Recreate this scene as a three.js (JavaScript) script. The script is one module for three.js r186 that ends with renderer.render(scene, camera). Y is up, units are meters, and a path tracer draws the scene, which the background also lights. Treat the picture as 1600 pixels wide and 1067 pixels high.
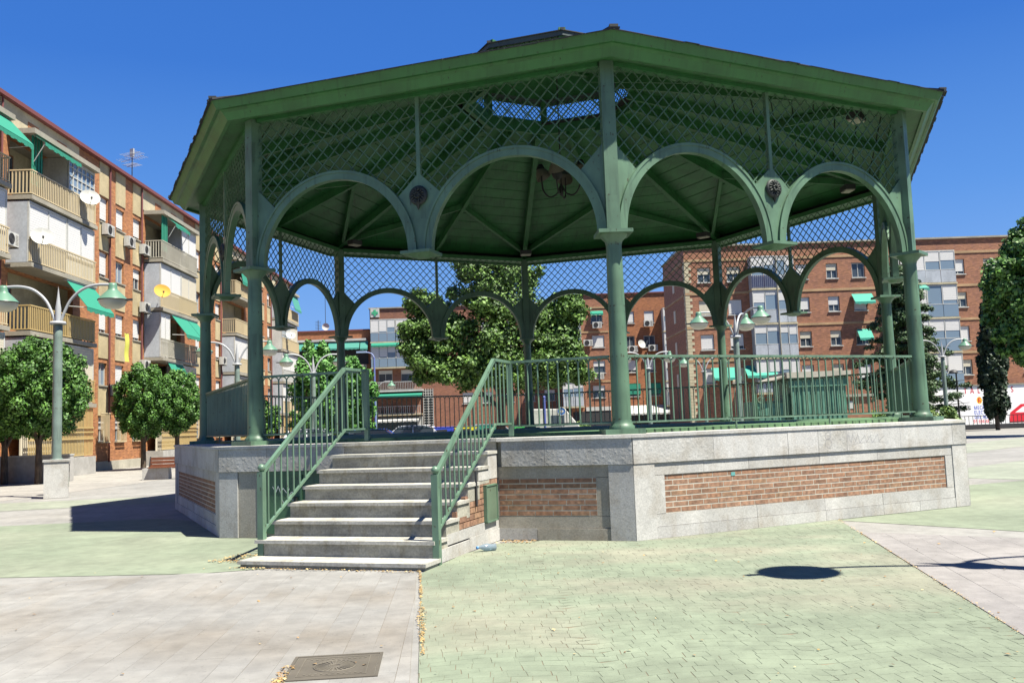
import * as THREE from 'three';
import { mergeGeometries } from 'three/addons/utils/BufferGeometryUtils.js';

// ------------------------------------------------------------------ camera, sky, sun, exposure
const scene = new THREE.Scene();
const camera = new THREE.PerspectiveCamera(41.51, 1024 / 682, 0.1, 1500);
camera.position.set(-2.332, 1.593, 20.484);
camera.rotation.order = 'YXZ';
camera.rotation.set(0.09142, -0.06519, -0.03567);
const renderer = new THREE.WebGLRenderer({ antialias: true });
renderer.setSize(1024, 682);
renderer.toneMapping = THREE.LinearToneMapping;
renderer.toneMappingExposure = 2.75;
renderer.shadowMap.enabled = true;

const SUN = new THREE.Vector3(0.43, 1, 0.31).normalize();
const sun = new THREE.DirectionalLight(new THREE.Color(1, 0.95, 0.84), 5);
sun.position.copy(SUN).multiplyScalar(120); sun.target.position.set(0, 0, -20);
sun.position.add(sun.target.position);
sun.castShadow = true; sun.shadow.mapSize.set(4096, 4096); sun.shadow.radius = 1;
Object.assign(sun.shadow.camera, { left: -80, right: 80, top: 90, bottom: -90, near: 1, far: 320 });
scene.add(sun, sun.target);

function skyTexture() {
  const w = 1024, h = 512, d = new Float32Array(w * h * 4);
  const stops = [[-90, .20, .22, .20], [-4, .22, .25, .24], [0, .34, .56, .92], [6, .24, .47, .90], [13, .13, .345, .82], [22, .058, .215, .68], [40, .036, .15, .53], [90, .03, .11, .42]];
  for (let y = 0; y < h; y++) {
    const el = -90 + (y + .5) / h * 180;
    let k = 0; while (k < stops.length - 2 && el > stops[k + 1][0]) k++;
    const a = stops[k], b = stops[k + 1], f = Math.min(1, Math.max(0, (el - a[0]) / (b[0] - a[0])));
    for (let x = 0; x < w; x++) {
      const i = (y * w + x) * 4;
      for (let c = 0; c < 3; c++) d[i + c] = [.335, .345, .36][c] * (a[c + 1] + (b[c + 1] - a[c + 1]) * f);
      d[i + 3] = 1;
    }
  }
  const t = new THREE.DataTexture(d, w, h, THREE.RGBAFormat, THREE.FloatType);
  t.mapping = THREE.EquirectangularReflectionMapping; t.magFilter = THREE.LinearFilter; t.minFilter = THREE.LinearFilter; t.needsUpdate = true;
  return t;
}
scene.background = skyTexture(); scene.environment = scene.background;

// ------------------------------------------------------------------ random, noise, textures
let seed = 12345;
const rnd = () => { seed = (seed * 1664525 + 1013904223) >>> 0; return seed / 4294967296; };
const rr = (a, b) => a + (b - a) * rnd();
const hash = (x, y, s) => { let h = (x * 374761393 + y * 668265263 + s * 2147483647) | 0; h = Math.imul(h ^ (h >>> 13), 1274126177); return ((h ^ (h >>> 16)) >>> 0) / 4294967296; };
function vnoise(x, y, per, s) {
  const xi = Math.floor(x), yi = Math.floor(y), fx = x - xi, fy = y - yi;
  const m = v => per ? ((v % per) + per) % per : v;
  const u = fx * fx * (3 - 2 * fx), w = fy * fy * (3 - 2 * fy);
  const a = hash(m(xi), m(yi), s), b = hash(m(xi + 1), m(yi), s), c = hash(m(xi), m(yi + 1), s), e = hash(m(xi + 1), m(yi + 1), s);
  return a + (b - a) * u + (c - a) * w + (a - b - c + e) * u * w;
}
function fbm(x, y, per, oct, s = 1) { let v = 0, a = .5, t = 0; for (let i = 0; i < oct; i++) { v += a * vnoise(x, y, per, s + i); t += a; x *= 2; y *= 2; per *= 2; a *= .5; } return v / t; }
const clamp = v => Math.min(1, Math.max(0, v));
function makeTex(n, metres, fn, srgb = true) {
  const d = new Uint8Array(n * n * 4);
  for (let y = 0; y < n; y++) for (let x = 0; x < n; x++) {
    const c = fn(x / n, y / n), i = (y * n + x) * 4;
    const q = Array.isArray(c) ? c : [c, c, c];
    for (let k = 0; k < 3; k++) d[i + k] = Math.round(255 * clamp(q[k])); d[i + 3] = 255;
  }
  const t = new THREE.DataTexture(d, n, n); t.wrapS = t.wrapT = THREE.RepeatWrapping; t.magFilter = THREE.LinearFilter; t.minFilter = THREE.LinearMipmapLinearFilter; t.generateMipmaps = true;
  t.repeat.set(1 / metres, 1 / metres); if (srgb) t.colorSpace = THREE.SRGBColorSpace; t.needsUpdate = true; return t;
}
const graniteT = makeTex(1024, 2.4, (x, y) => { const dr = fbm(x * 22, y * 3, 0, 4, 92), di = fbm(x * 7, y * 7, 7, 4, 93);
  const f = fbm(x * 180, y * 180, 180, 2, 3), g = vnoise(x * 340, y * 340, 340, 9), l = fbm(x * 8, y * 8, 8, 4, 21), st = clamp((dr - .56) * 4) * .045 + clamp((di - .58) * 5) * .06;
  let v = .88 + (f - .5) * .16 + (l - .5) * .16; if (g > .88) v -= .15; if (g < .1) v += .05;
  return [v - st * .8, v * .99 - st, v * .965 - st * 1.25];
});
const stepT = makeTex(512, 1.4, (x, y) => { const f = fbm(x * 80, y * 80, 80, 2, 3), d = fbm(x * 5, y * 14, 0, 5, 90), e = fbm(x * 22, y * 9, 0, 3, 91); const v = .84 + (f - .5) * .18 + (d - .5) * .3, w = clamp((e - .56) * 4) * .1; return [v - w * .6, v - w * .75, v * .97 - w]; });
const graniteB = makeTex(512, 1.2, (x, y) => fbm(x * 60, y * 60, 60, 3, 33), false);
const roughB = makeTex(512, 0.8, (x, y) => { const a = vnoise(x * 26, y * 26, 26, 41), b = vnoise(x * 60, y * 60, 60, 42); return a * a * .8 + b * .3; }, false);
const paintT = makeTex(512, 1.6, (x, y) => { const chip = fbm(x * 30, y * 18, 0, 4, 95), run = fbm(x * 26, y * 2.2, 0, 4, 96); const cw = chip > .79 ? clamp((chip - .79) * 14) : 0, rw = clamp((run - .60) * 5) * .12; const f = fbm(x * 5, y * 5, 5, 5, 5), g = fbm(x * 40, y * 9, 0, 2, 6); const v = .88 + (f - .5) * .26 + (g - .5) * .06 - rw; return [v * (1 - cw) + cw * .55, v * (1 - cw) + cw * .36, v * .985 * (1 - cw) + cw * .3]; });
const dustT = makeTex(1024, 5, (x, y) => {
  const f = fbm(x * 6, y * 6, 6, 6, 7), g = vnoise(x * 330, y * 330, 330, 8), m = fbm(x * 40, y * 40, 40, 3, 12); const v = .88 + (f - .5) * .2 + (m - .5) * .14 - (g > .93 ? .12 : 0); return [v, v, v];
});
const dustB = makeTex(512, 1.5, (x, y) => fbm(x * 40, y * 40, 40, 4, 50), false);
const brickFarT = makeTex(512, 1.5, (x, y) => {
  const row = Math.floor(y * 20), fy = y * 20 - row, xx = x * 6 + (row % 2) * .5, col = Math.floor(xx) % 6, fx = xx - Math.floor(xx);
  const n = hash(col, row, 4), f = fbm(x * 8, y * 8, 8, 3, 14); const mort = fy < .14 || fx < .04;
  return mort ? [.84, .80, .74] : [.72 + n * .2 + (f - .5) * .14, .70 + n * .2 + (f - .5) * .14, .69 + n * .2];
});
const stuccoT = makeTex(512, 4, (x, y) => { const f = fbm(x * 6, y * 3, 0, 5, 17), g = fbm(x * 60, y * 60, 60, 2, 18); const v = .86 + (f - .5) * .22 + (g - .5) * .1; return [v, v, v * .98]; });
const woodT = makeTex(256, .6, (x, y) => { const g = fbm(x * 3, y * 40, 0, 3, 19); const v = .7 + (g - .5) * .5; return [v, v * .95, v * .9]; });
const brickT = makeTex(256, .5, (x, y) => { const f = fbm(x * 12, y * 12, 12, 4, 25), g = vnoise(x * 90, y * 90, 90, 26); const v = .8 + (f - .5) * .4 - (g > .9 ? .15 : 0); return [v, v, v]; });
const barkT = makeTex(256, .8, (x, y) => { const f = fbm(x * 12, y * 4, 0, 4, 29); const v = .7 + (f - .5) * .7; return [v, v * .97, v * .92]; });

function M(r, g, b, o = {}) {
  const { phys, ...rest } = o; const c = new THREE.Color().setRGB(r, g, b);
  return phys ? new THREE.MeshPhysicalMaterial({ color: c, roughness: .8, side: THREE.DoubleSide, ...rest }) : new THREE.MeshStandardMaterial({ color: c, roughness: .8, side: THREE.DoubleSide, ...rest });
}
const GR = { map: graniteT, bumpMap: graniteB, bumpScale: .0008, roughness: .85 };
const mat = {
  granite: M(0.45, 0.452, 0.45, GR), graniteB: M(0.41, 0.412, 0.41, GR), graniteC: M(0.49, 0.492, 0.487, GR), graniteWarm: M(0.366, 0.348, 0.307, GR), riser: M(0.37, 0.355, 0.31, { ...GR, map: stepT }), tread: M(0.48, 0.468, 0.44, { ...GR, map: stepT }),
  rough: M(0.39, 0.392, 0.39, { map: graniteT, bumpMap: roughB, bumpScale: .003, roughness: .9 }), roughB: M(0.44, 0.445, 0.445, { map: graniteT, bumpMap: roughB, bumpScale: .003, roughness: .9 }),
  graniteFlat: M(0.49, 0.495, 0.5, { ...GR, bumpScale: .0012 }),
  mortar: M(.56, .53, .46, { map: stuccoT }), joint: M(0.138, 0.131, 0.117, { map: stuccoT }),
  lattice: M(0.055, 0.128, 0.068, { map: paintT, roughness: .6 }), green: M(0.098, 0.185, 0.116, { map: paintT, roughness: .5 }), greenRail: M(0.122, 0.212, 0.146, { map: paintT, roughness: .42 }),  // lattice: same green paint as the posts, darkened to put shade into its colour
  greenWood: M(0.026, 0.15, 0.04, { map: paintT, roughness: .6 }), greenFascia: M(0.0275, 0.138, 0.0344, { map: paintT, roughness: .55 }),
  greenDeck: M(0.103, 0.206, 0.0946, { map: paintT, roughness: .7 }), greenDoor: M(0.0552, 0.138, 0.069, { map: paintT, roughness: .5 }), greenVent: M(0.117, 0.172, 0.117, { map: paintT, roughness: .6 }),
  roof: M(0.031, 0.0324, 0.0345, { map: stuccoT, roughness: .85 }), bronze: M(0.0207, 0.0255, 0.0228, { roughness: .6, metalness: .3 }),
  black: M(0.00828, 0.00828, 0.00966, { roughness: .6 }), iron: M(0.0345, 0.0345, 0.0359, { roughness: .6, metalness: .3 }),
  white: M(0.552, 0.552, 0.538, { map: stuccoT, roughness: .6 }), whiteCool: M(0.455, 0.49, 0.552, { map: stuccoT, roughness: .5 }), offwhite: M(0.469, 0.442, 0.373, { map: stuccoT }),
  cream: M(0.511, 0.421, 0.255, { map: stuccoT }), creamLight: M(0.538, 0.476, 0.331, { map: stuccoT }), creamRail: M(0.455, 0.373, 0.228, { roughness: .6 }), yellowRail: M(0.386, 0.283, 0.117, { roughness: .6 }),
  brickL: M(0.43, 0.195, 0.085, { map: brickFarT }), brickR: M(0.34, 0.16, 0.095, { map: brickFarT }), brickM: M(0.365, 0.15, 0.065, { map: brickFarT }), brickP: M(0.29, 0.135, 0.0862, { map: brickFarT }),
  maroon: M(0.124, 0.0345, 0.0345, {}), slab: M(0.345, 0.317, 0.262, { map: stuccoT }), dark: M(0.0207, 0.0207, 0.0221, {}), glass: M(0.0483, 0.0621, 0.0759, { roughness: .08, metalness: .0 }), glassBlue: M(0.152, 0.207, 0.262, { roughness: .12 }),
  shut: M(0.538, 0.531, 0.511, { roughness: .6 }), shutCream: M(0.483, 0.442, 0.345, { roughness: .6 }), awning: M(0.0124, 0.179, 0.114, { roughness: .9 }), awningPale: M(0.0414, 0.207, 0.159, { roughness: .8 }),
  lampGreen: M(0.0897, 0.186, 0.124, { roughness: .4 }), lampPole: M(0.186, 0.248, 0.221, { map: paintT, roughness: .45 }), lampArm: M(0.3, 0.31, 0.315, { roughness: .4 }), diffuser: M(0.428, 0.428, 0.359, { roughness: .35 }),
  bark: M(0.11, 0.0828, 0.0587, { map: barkT, bumpMap: barkT, bumpScale: .02 }), wood: M(0.29, 0.103, 0.0449, { map: woodT, roughness: .6 }),
  concrete: M(0.386, 0.373, 0.345, { map: dustT }), rubber: M(0.0138, 0.0138, 0.0138, {}), chrome: M(0.414, 0.414, 0.414, { roughness: .25, metalness: 1 }),
};
const brickMats = [[.36, .20, .122], [.32, .175, .105], [.40, .23, .145], [.29, .155, .095], [.37, .215, .125], [.36, .19, .11]].map(c => M(...c, { map: brickT, bumpMap: brickT, bumpScale: .003, roughness: .9 }));

// ------------------------------------------------------------------ geometry helpers
const V3 = (x, y, z) => new THREE.Vector3(x, y, z);
const slab = (x0, x1, y0, y1, z0, z1) => new THREE.BoxGeometry(Math.abs(x1 - x0), Math.abs(y1 - y0), Math.abs(z1 - z0)).translate((x0 + x1) / 2, (y0 + y1) / 2, (z0 + z1) / 2);
function beam(p, q, w, h, up = V3(0, 1, 0)) {
  const a = p.clone(), b = q.clone(), d = b.clone().sub(a), L = d.length(); d.normalize();
  const s = new THREE.Vector3().crossVectors(up, d).normalize(), u = new THREE.Vector3().crossVectors(d, s);
  return new THREE.BoxGeometry(w, h, L).applyMatrix4(new THREE.Matrix4().makeBasis(s, u, d).setPosition(a.add(b).multiplyScalar(.5)));
}
function rod(p, q, r, n = 6, r2 = r) {
  const d = q.clone().sub(p), L = d.length(); const g = new THREE.CylinderGeometry(r2, r, L, n, 1, false);
  g.applyQuaternion(new THREE.Quaternion().setFromUnitVectors(V3(0, 1, 0), d.normalize())); const c = p.clone().add(q).multiplyScalar(.5); return g.translate(c.x, c.y, c.z);
}
const tube = (pts, r, seg = 16, n = 7) => new THREE.TubeGeometry(new THREE.CatmullRomCurve3(pts), seg, r, n);
const lathe = (pts, n = 20) => new THREE.LatheGeometry(pts.map(p => new THREE.Vector2(p[0], p[1])), n);
const shapeOf = pts => new THREE.Shape(pts.map(p => new THREE.Vector2(p[0], p[1])));
const extr = (sh, d, z0 = 0, cs = 8) => new THREE.ExtrudeGeometry(sh, { depth: d, bevelEnabled: false, curveSegments: cs }).translate(0, 0, z0);
const moved = (g, m) => g.clone().applyMatrix4(m);
function prep(g, colour) {
  let q = g.index ? g.toNonIndexed() : g.clone();
  if (!q.attributes.normal) q.computeVertexNormals();
  for (const k of Object.keys(q.attributes)) if (!['position', 'normal', 'color'].includes(k) && !(k === 'uv' && g.userData.keepUV)) q.deleteAttribute(k);
  q.morphAttributes = {};
  if (!q.attributes.uv) {
    const P = q.attributes.position, N = q.attributes.normal, n = P.count, uv = new Float32Array(n * 2);
    for (let t = 0; t < n; t += 3) {
      let ax = 0, ay = 0, az = 0; for (let k = 0; k < 3; k++) { ax += N.getX(t + k); ay += N.getY(t + k); az += N.getZ(t + k); }
      ax = Math.abs(ax); ay = Math.abs(ay); az = Math.abs(az);
      for (let k = t; k < t + 3; k++) { const x = P.getX(k), y = P.getY(k), z = P.getZ(k); const [u, v] = ay >= ax && ay >= az ? [x, z] : ax > az ? [z, y] : [x, y]; uv[2 * k] = u; uv[2 * k + 1] = v; }
    }
    q.setAttribute('uv', new THREE.BufferAttribute(uv, 2));
  }
  return q;
}
const names = {};
function numbered(n) { const k = names[n] = (names[n] ?? -1) + 1; return k ? n + '_' + String(k).padStart(3, '0') : n; }
function mesh(name, geos, m, parent, extra) {
  const gs = (Array.isArray(geos) ? geos : [geos]).map(g => prep(g));
  const g = gs.length === 1 ? gs[0] : mergeGeometries(gs);
  const o = new THREE.Mesh(g, m); o.name = name; o.castShadow = o.receiveShadow = true;
  if (extra) Object.assign(o.userData, extra);
  if (parent) parent.add(o);
  return o;
}
function group(name, parent) { const g = new THREE.Group(); g.name = name; parent.add(g); return g; }
function thing(name, label, category, pos = [0, 0, 0], turn = 0, grp) {
  const o = new THREE.Group(); o.name = numbered(name); o.position.set(...pos); o.rotation.y = turn; o.userData = { label, category }; if (grp) o.userData.group = grp; scene.add(o); return o;
}
function solo(name, geos, m, label, category, grp) { const o = mesh(numbered(name), geos, m, scene); o.userData = { label, category }; if (grp) o.userData.group = grp; return o; }
function copy(src, label, pos, turn, grp) {
  const base = src.name.replace(/_\d\d\d$/, ''), c = src.clone(); c.name = numbered(base); c.userData = { ...src.userData, label }; if (grp) c.userData.group = grp; c.position.set(...pos); if (turn !== undefined) c.rotation.y = turn; scene.add(c); return c;
}
const stuff = { kind: 'stuff' };
// back-of-plaza frame: u metres to the right of, D metres ahead of the place the photographer stood
const FW = V3(.0507, 0, -.9987), RT = V3(.9987, 0, .0507), TH = -.0507;
const bg = (u, D, y = 0) => [-2.332 + RT.x * u + FW.x * D, y, 20.484 + RT.z * u + FW.z * D];

// ------------------------------------------------------------------ the ground
function groundSheet(name, poly, y, col, step, o = {}) {
  // a gridded sheet over a convex polygon, vertex colours carry coarse stains
  let xs = poly.map(p => p[0]), zs = poly.map(p => p[1]);
  const x0 = Math.min(...xs), x1 = Math.max(...xs), z0 = Math.min(...zs), z1 = Math.max(...zs);
  const pos = [], colr = [];
  const clipHalf = (pts, a, b) => { const out = []; for (let i = 0; i < pts.length; i++) { const p = pts[i], q = pts[(i + 1) % pts.length]; const s = r => (b[0] - a[0]) * (r[1] - a[1]) - (b[1] - a[1]) * (r[0] - a[0]); const sp = s(p), sq = s(q); if (sp >= 0) out.push(p); if (sp * sq < 0) { const t = sp / (sp - sq); out.push([p[0] + (q[0] - p[0]) * t, p[1] + (q[1] - p[1]) * t]); } } return out; };
  let area = 0; for (let i = 0; i < poly.length; i++) { const p = poly[i], q = poly[(i + 1) % poly.length]; area += p[0] * q[1] - q[0] * p[1]; }
  const P = area > 0 ? poly : [...poly].reverse();
  const colour = (x, z) => { const n = fbm(x * .35 + 50, z * .35 + 50, 0, 4, 61), m = fbm(x * 1.7 + 9, z * 1.7 + 9, 0, 3, 71); const k = .82 + n * .26 + m * .1; const w = clamp((n - .52) * 4) * (o.warm ?? .25); return [k * col[0] * (1 - w) + w * .262, k * col[1] * (1 - w) + w * .238, k * col[2] * (1 - w) + w * .19]; };
  for (let x = x0; x < x1; x += step) for (let z = z0; z < z1; z += step) {
    let c = [[x, z], [Math.min(x + step, x1), z], [Math.min(x + step, x1), Math.min(z + step, z1)], [x, Math.min(z + step, z1)]];
    for (let i = 0; i < P.length && c.length; i++) c = clipHalf(c, P[i], P[(i + 1) % P.length]);
    for (let i = 1; i + 1 < c.length; i++) for (const k of [0, i + 1, i]) { pos.push(c[k][0], y, c[k][1]); colr.push(...colour(c[k][0], c[k][1])); }
  }
  const g = new THREE.BufferGeometry(); g.setAttribute('position', new THREE.Float32BufferAttribute(pos, 3)); g.setAttribute('color', new THREE.Float32BufferAttribute(colr, 3)); g.computeVertexNormals();
  const m = new THREE.MeshStandardMaterial({ vertexColors: true, map: dustT, bumpMap: dustB, bumpScale: .003, roughness: .92, side: THREE.DoubleSide });
  const o2 = mesh(name, g, m, scene); o2.userData.kind = 'structure'; return o2;
}
const GREEN = [.194, .229, .160], GREY = [.252, .247, .230], PALE = [.297, .281, .252];
{
  const far = mesh('ground', new THREE.PlaneGeometry(1400, 1400).rotateX(-Math.PI / 2).translate(0, -.012, -200), M(0.241, 0.231, 0.21, { map: dustT, roughness: .95 }), scene); far.userData.kind = 'structure';
  groundSheet('plaza', [[-30, -40], [60, -40], [60, 30], [-30, 30]], -.008, GREY, 1.5);
  groundSheet('pale_pavement', [[-30, -40], [-12.5, -40], [-13.5, -12], [-15, -4.2], [-30, -3.2]], -.004, PALE, 1, { warm: .1 });
  groundSheet('green_paving_band', [[-30, -3.2], [-15.2, -4.2], [-8, -5.6], [-8.6, -2.2], [-12.8, -1.5], [-30, -.6]], -.0036, [0.248, 0.269, 0.207], .7);
  groundSheet('green_paving_left', [[-24, 3.4], [-8.2, 2.2], [-2.75, 7], [-2.78, 10.05], [-5.4, 9.62], [-9.0, 10.3], [-24, 12.5]], -.0032, GREEN, .5);
  groundSheet('green_paving_right', [[7.5, 2.5], [30, -6], [30, 5], [10, 12.5], [6.5, 11.3], [3.24, 7.14]], -.0032, GREEN, .5);
  groundSheet('green_paving_strip', [[8.5, -1], [40, -24], [40, -20], [10, 1.6]], -.0034, [0.241, 0.266, 0.207], 1);
  groundSheet('green_paving_verge', [[8.7, -9], [60, -52], [60, -47], [9.5, -5.5]], -.0034, [0.255, 0.273, 0.217], 1.5);
}
// pieces of paving: raised stones with uneven joints, the nearest as single pieces
const inPoly = (poly, x, z) => { let c = false; for (let i = 0, j = poly.length - 1; i < poly.length; j = i++) { const [xi, zi] = poly[i], [xj, zj] = poly[j]; if ((zi > z) !== (zj > z) && x < (xj - xi) * (z - zi) / (zj - zi) + xi) c = !c; } return c; };
function clipConvex(pts, poly) { // keep the part of a small convex piece inside a convex outline
  let area = 0; for (let i = 0; i < poly.length; i++) { const p = poly[i], q = poly[(i + 1) % poly.length]; area += p[0] * q[1] - q[0] * p[1]; }
  const P = area > 0 ? poly : [...poly].reverse(); let c = pts;
  for (let i = 0; i < P.length && c.length; i++) { const a = P[i], b = P[(i + 1) % P.length], s = r => (b[0] - a[0]) * (r[1] - a[1]) - (b[1] - a[1]) * (r[0] - a[0]), out = []; for (let j = 0; j < c.length; j++) { const p = c[j], q = c[(j + 1) % c.length], sp = s(p), sq = s(q); if (sp >= 0) out.push(p); if (sp * sq < 0) { const t = sp / (sp - sq); out.push([p[0] + (q[0] - p[0]) * t, p[1] + (q[1] - p[1]) * t]); } } c = out; }
  let ar = 0; for (let i = 0; i < c.length; i++) { const p = c[i], q = c[(i + 1) % c.length]; ar += p[0] * q[1] - q[0] * p[1]; }
  const big = c.filter((p, i) => { const q = c[(i + 1) % c.length]; return Math.hypot(p[0] - q[0], p[1] - q[1]) > .006; });
  return big.length > 2 && Math.abs(ar) / 2 > .0002 ? big : null;
}
function stoneGeo(q, y, gap, hgt) {
  const K = q.length, idx = q.map((_, i) => i);
  // q: four [x,z] corners counter-clockwise from above; each edge gets its own joint width
  const cx = q.reduce((a, p) => a + p[0], 0) / K, cz = q.reduce((a, p) => a + p[1], 0) / K;
  const e = idx.map(() => gap());
  const line = (i) => { const a = q[i], b = q[(i + 1) % K]; let nx = -(b[1] - a[1]), nz = b[0] - a[0]; const l = Math.hypot(nx, nz) || 1; nx /= l; nz /= l; if (nx * (cx - a[0]) + nz * (cz - a[1]) < 0) { nx = -nx; nz = -nz; } return { p: [a[0] + nx * e[i], a[1] + nz * e[i]], d: [b[0] - a[0], b[1] - a[1]] }; };
  const L = idx.map(line), top = [];
  for (let i = 0; i < K; i++) { const A = L[(i + K - 1) % K], B = L[i]; const den = A.d[0] * B.d[1] - A.d[1] * B.d[0]; if (Math.abs(den) < 1e-7) { top.push([...B.p]); continue; } const t = ((B.p[0] - A.p[0]) * B.d[1] - (B.p[1] - A.p[1]) * B.d[0]) / den; top.push([A.p[0] + A.d[0] * t, A.p[1] + A.d[1] * t]); }
  const P = []; const tri = (a, b, c) => P.push(...a, ...b, ...c); const T = top.map(p => [p[0], y + hgt, p[1]]), Bo = top.map((p, i) => [p[0] + (q[i][0] - p[0]) * .5, y, p[1] + (q[i][1] - p[1]) * .5]);
  for (let i = 1; i + 1 < K; i++) tri(T[0], T[i + 1], T[i]);
  for (let i = 0; i < K; i++) { const j = (i + 1) % K; tri(T[i], T[j], Bo[i]); tri(T[j], Bo[j], Bo[i]); }
  const g = new THREE.BufferGeometry(); g.setAttribute('position', new THREE.Float32BufferAttribute(P, 3)); g.computeVertexNormals(); return g;
}
function stoneColour(g, base, warmAt, wc) {
  const P = g.attributes.position, c = new Float32Array(P.count * 3), k0 = rr(.95, 1.04);
  for (let i = 0; i < P.count; i++) { const x = P.getX(i), z = P.getZ(i), n = fbm(x * .45 + 20, z * 1.1 + 20 - x * .12, 0, 5, 81), m = fbm(x * 2.6, z * 2.6, 0, 3, 85), k = k0 * (.84 + n * .22 + m * .1), w = clamp((n - .5) * 3.6 + (m - .5)) * warmAt; c.set([k * base[0] * (1 - w) + w * wc[0], k * base[1] * (1 - w) + w * wc[1], k * base[2] * (1 - w) + w * wc[2]], i * 3); }
  g.setAttribute('color', new THREE.BufferAttribute(c, 3)); return g;
}
const stoneMat = new THREE.MeshStandardMaterial({ vertexColors: true, map: dustT, bumpMap: dustB, bumpScale: .0035, roughness: .92, side: THREE.DoubleSide });
function pavingField(name, poly, jointCol, quads, gap, base, warm, wc) {
  const bed = groundSheet(name, poly, -.0024, jointCol, .6, { warm: .1 });
  quads.sort((a, b) => (a[0][0] + 2.3) ** 2 + (a[0][1] - 20.5) ** 2 - (b[0][0] + 2.3) ** 2 - (b[0][1] - 20.5) ** 2);
  const rest = [];
  quads.forEach((q, i) => { const g = stoneColour(stoneGeo(q, -.0024, gap, .003), base, warm, wc); if (i < 300) mesh('paving_stone', g, stoneMat, bed); else rest.push(g); });
  if (rest.length) mesh('paving_stones', rest, stoneMat, bed, stuff);
}
{
  // green imprinted arcs in front of the bandstand
  const poly = [[-2.78, 9.9], [-2.3, 9.05], [-2.0, 8.2], [3.335, 7.16], [.65, 18], [-2.5, 18]];
  
  const quads = [], pitch = .118;
  const wave = (x, i) => { const u = x / 1.45 + .04 * Math.sin(i * .35), t = u - Math.floor(u) - .5; return -.30 * Math.sqrt(Math.max(0, 1 - 3.1 * t * t)) + .012 * Math.sin(x * 8 + i * 1.9); };
  for (let i = 0; i < 104; i++) {
    const z = 6.4 + i * pitch; let x = -3.2 - rnd() * .12;
    while (x < 4.6) {
      const w = rr(.10, .17), q = [[x, z + wave(x, i)], [x + w, z + wave(x + w, i)], [x + w + rr(-.012, .012), z + pitch + wave(x + w, i + 1)], [x, z + pitch + wave(x, i + 1)]];
      if (q[2][0] - q[3][0] < .02) { x += w; continue; }
      const prev = quads.prev; if (prev && Math.abs(prev[1][0] - x) < 1e-6) { q[3] = prev[2]; } quads.prev = q;
      const c = clipConvex(q, [[-2.78, 9.9], [-2.3, 9.05], [-2.0, 8.2], [3.335, 7.16], [.65, 18], [-2.5, 18]]); if (c) quads.push(c);
      x += w;
    }
    quads.prev = null;
  }
  pavingField('green_stamped_paving', poly, [.20, .155, .10], quads, () => rnd() < .5 ? rr(.0002, .0008) : rr(.0018, .0046), GREEN, .6, [0.262, 0.241, 0.183]);
  // grey slabs of the path at the foot of the steps
  const poly2 = [[-16, 11.0], [-9.0, 10.15], [-5.42, 9.60], [-2.82, 10.1], [-2.56, 18], [-16, 18]], q2 = [];
  for (let r = 0; r < 70; r++) for (let k = 0; k < 22; k++) {
    const x0 = -16 + r * .21, z0 = 9 + k * .62 + (r % 3) * .2; const sk = x => (x + 6) * .0;
    const q = [[x0, z0 + sk(x0)], [x0 + .21, z0], [x0 + .21, z0 + .62], [x0, z0 + .62]];
    const c = clipConvex(q, [[-16, 11.0], [-5.42, 9.60], [-2.82, 10.1], [-2.56, 18], [-16, 18]]); if (c) q2.push(c);
  }
  pavingField('grey_slab_path', poly2, [0.172, 0.145, 0.11], q2, () => rnd() < .6 ? rr(.0002, .001) : rr(.0015, .0038), GREY, .8, [0.197, 0.172, 0.138]);
  const poly3 = [[3.345, 7.2], [6.6, 11.5], [11, 15], [11, 18], [.65, 18]], q3 = [];
  const ca = Math.cos(.2428), sa = Math.sin(.2428);
  for (let r = -30; r < 60; r++) for (let k = -12; k < 26; k++) {
    const R2 = (a, b) => [3.3 + a * ca - b * sa, 7.3 + a * sa + b * ca], x0 = r * .3, z0 = k * .62 + (r % 2) * .31;
    const q = [R2(x0, z0), R2(x0 + .3, z0), R2(x0 + .3, z0 + .62), R2(x0, z0 + .62)];
    const c = clipConvex(q, poly3); if (c) q3.push(c);
  }
  pavingField('grey_slab_wedge', poly3, [0.172, 0.145, 0.117], q3, () => rnd() < .55 ? rr(.0003, .001) : rr(.0015, .004), [0.255, 0.241, 0.231], 0.207, [0.228, 0.207, 0.179]);
}

// ------------------------------------------------------------------ the bandstand
const band = thing('bandstand', 'large octagonal green bandstand with lattice arches and shingled roof on a granite and brick plinth', 'bandstand');
const C8 = Math.cos(Math.PI / 8), S8 = Math.sin(Math.PI / 8), RC = 7.88, RP = 8.55, AC = RC * C8, AP = RP * C8, HC = RC * S8, HP = RP * S8;
const sideM = k => { const a = Math.PI / 4 * (k + .5), N = V3(Math.sin(a), 0, Math.cos(a)); return new THREE.Matrix4().makeBasis(V3(N.z, 0, -N.x), V3(0, 1, 0), N); };
const vert = (k, R, y) => V3(R * Math.sin(k * Math.PI / 4), y, R * Math.cos(k * Math.PI / 4));
const colM = k => new THREE.Matrix4().makeRotationY(k * Math.PI / 4).setPosition(vert(k, RC, 0));
const octo = (R, y0, y1) => new THREE.CylinderGeometry(R, R, y1 - y0, 8, 1).translate(0, (y0 + y1) / 2, 0);

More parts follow.
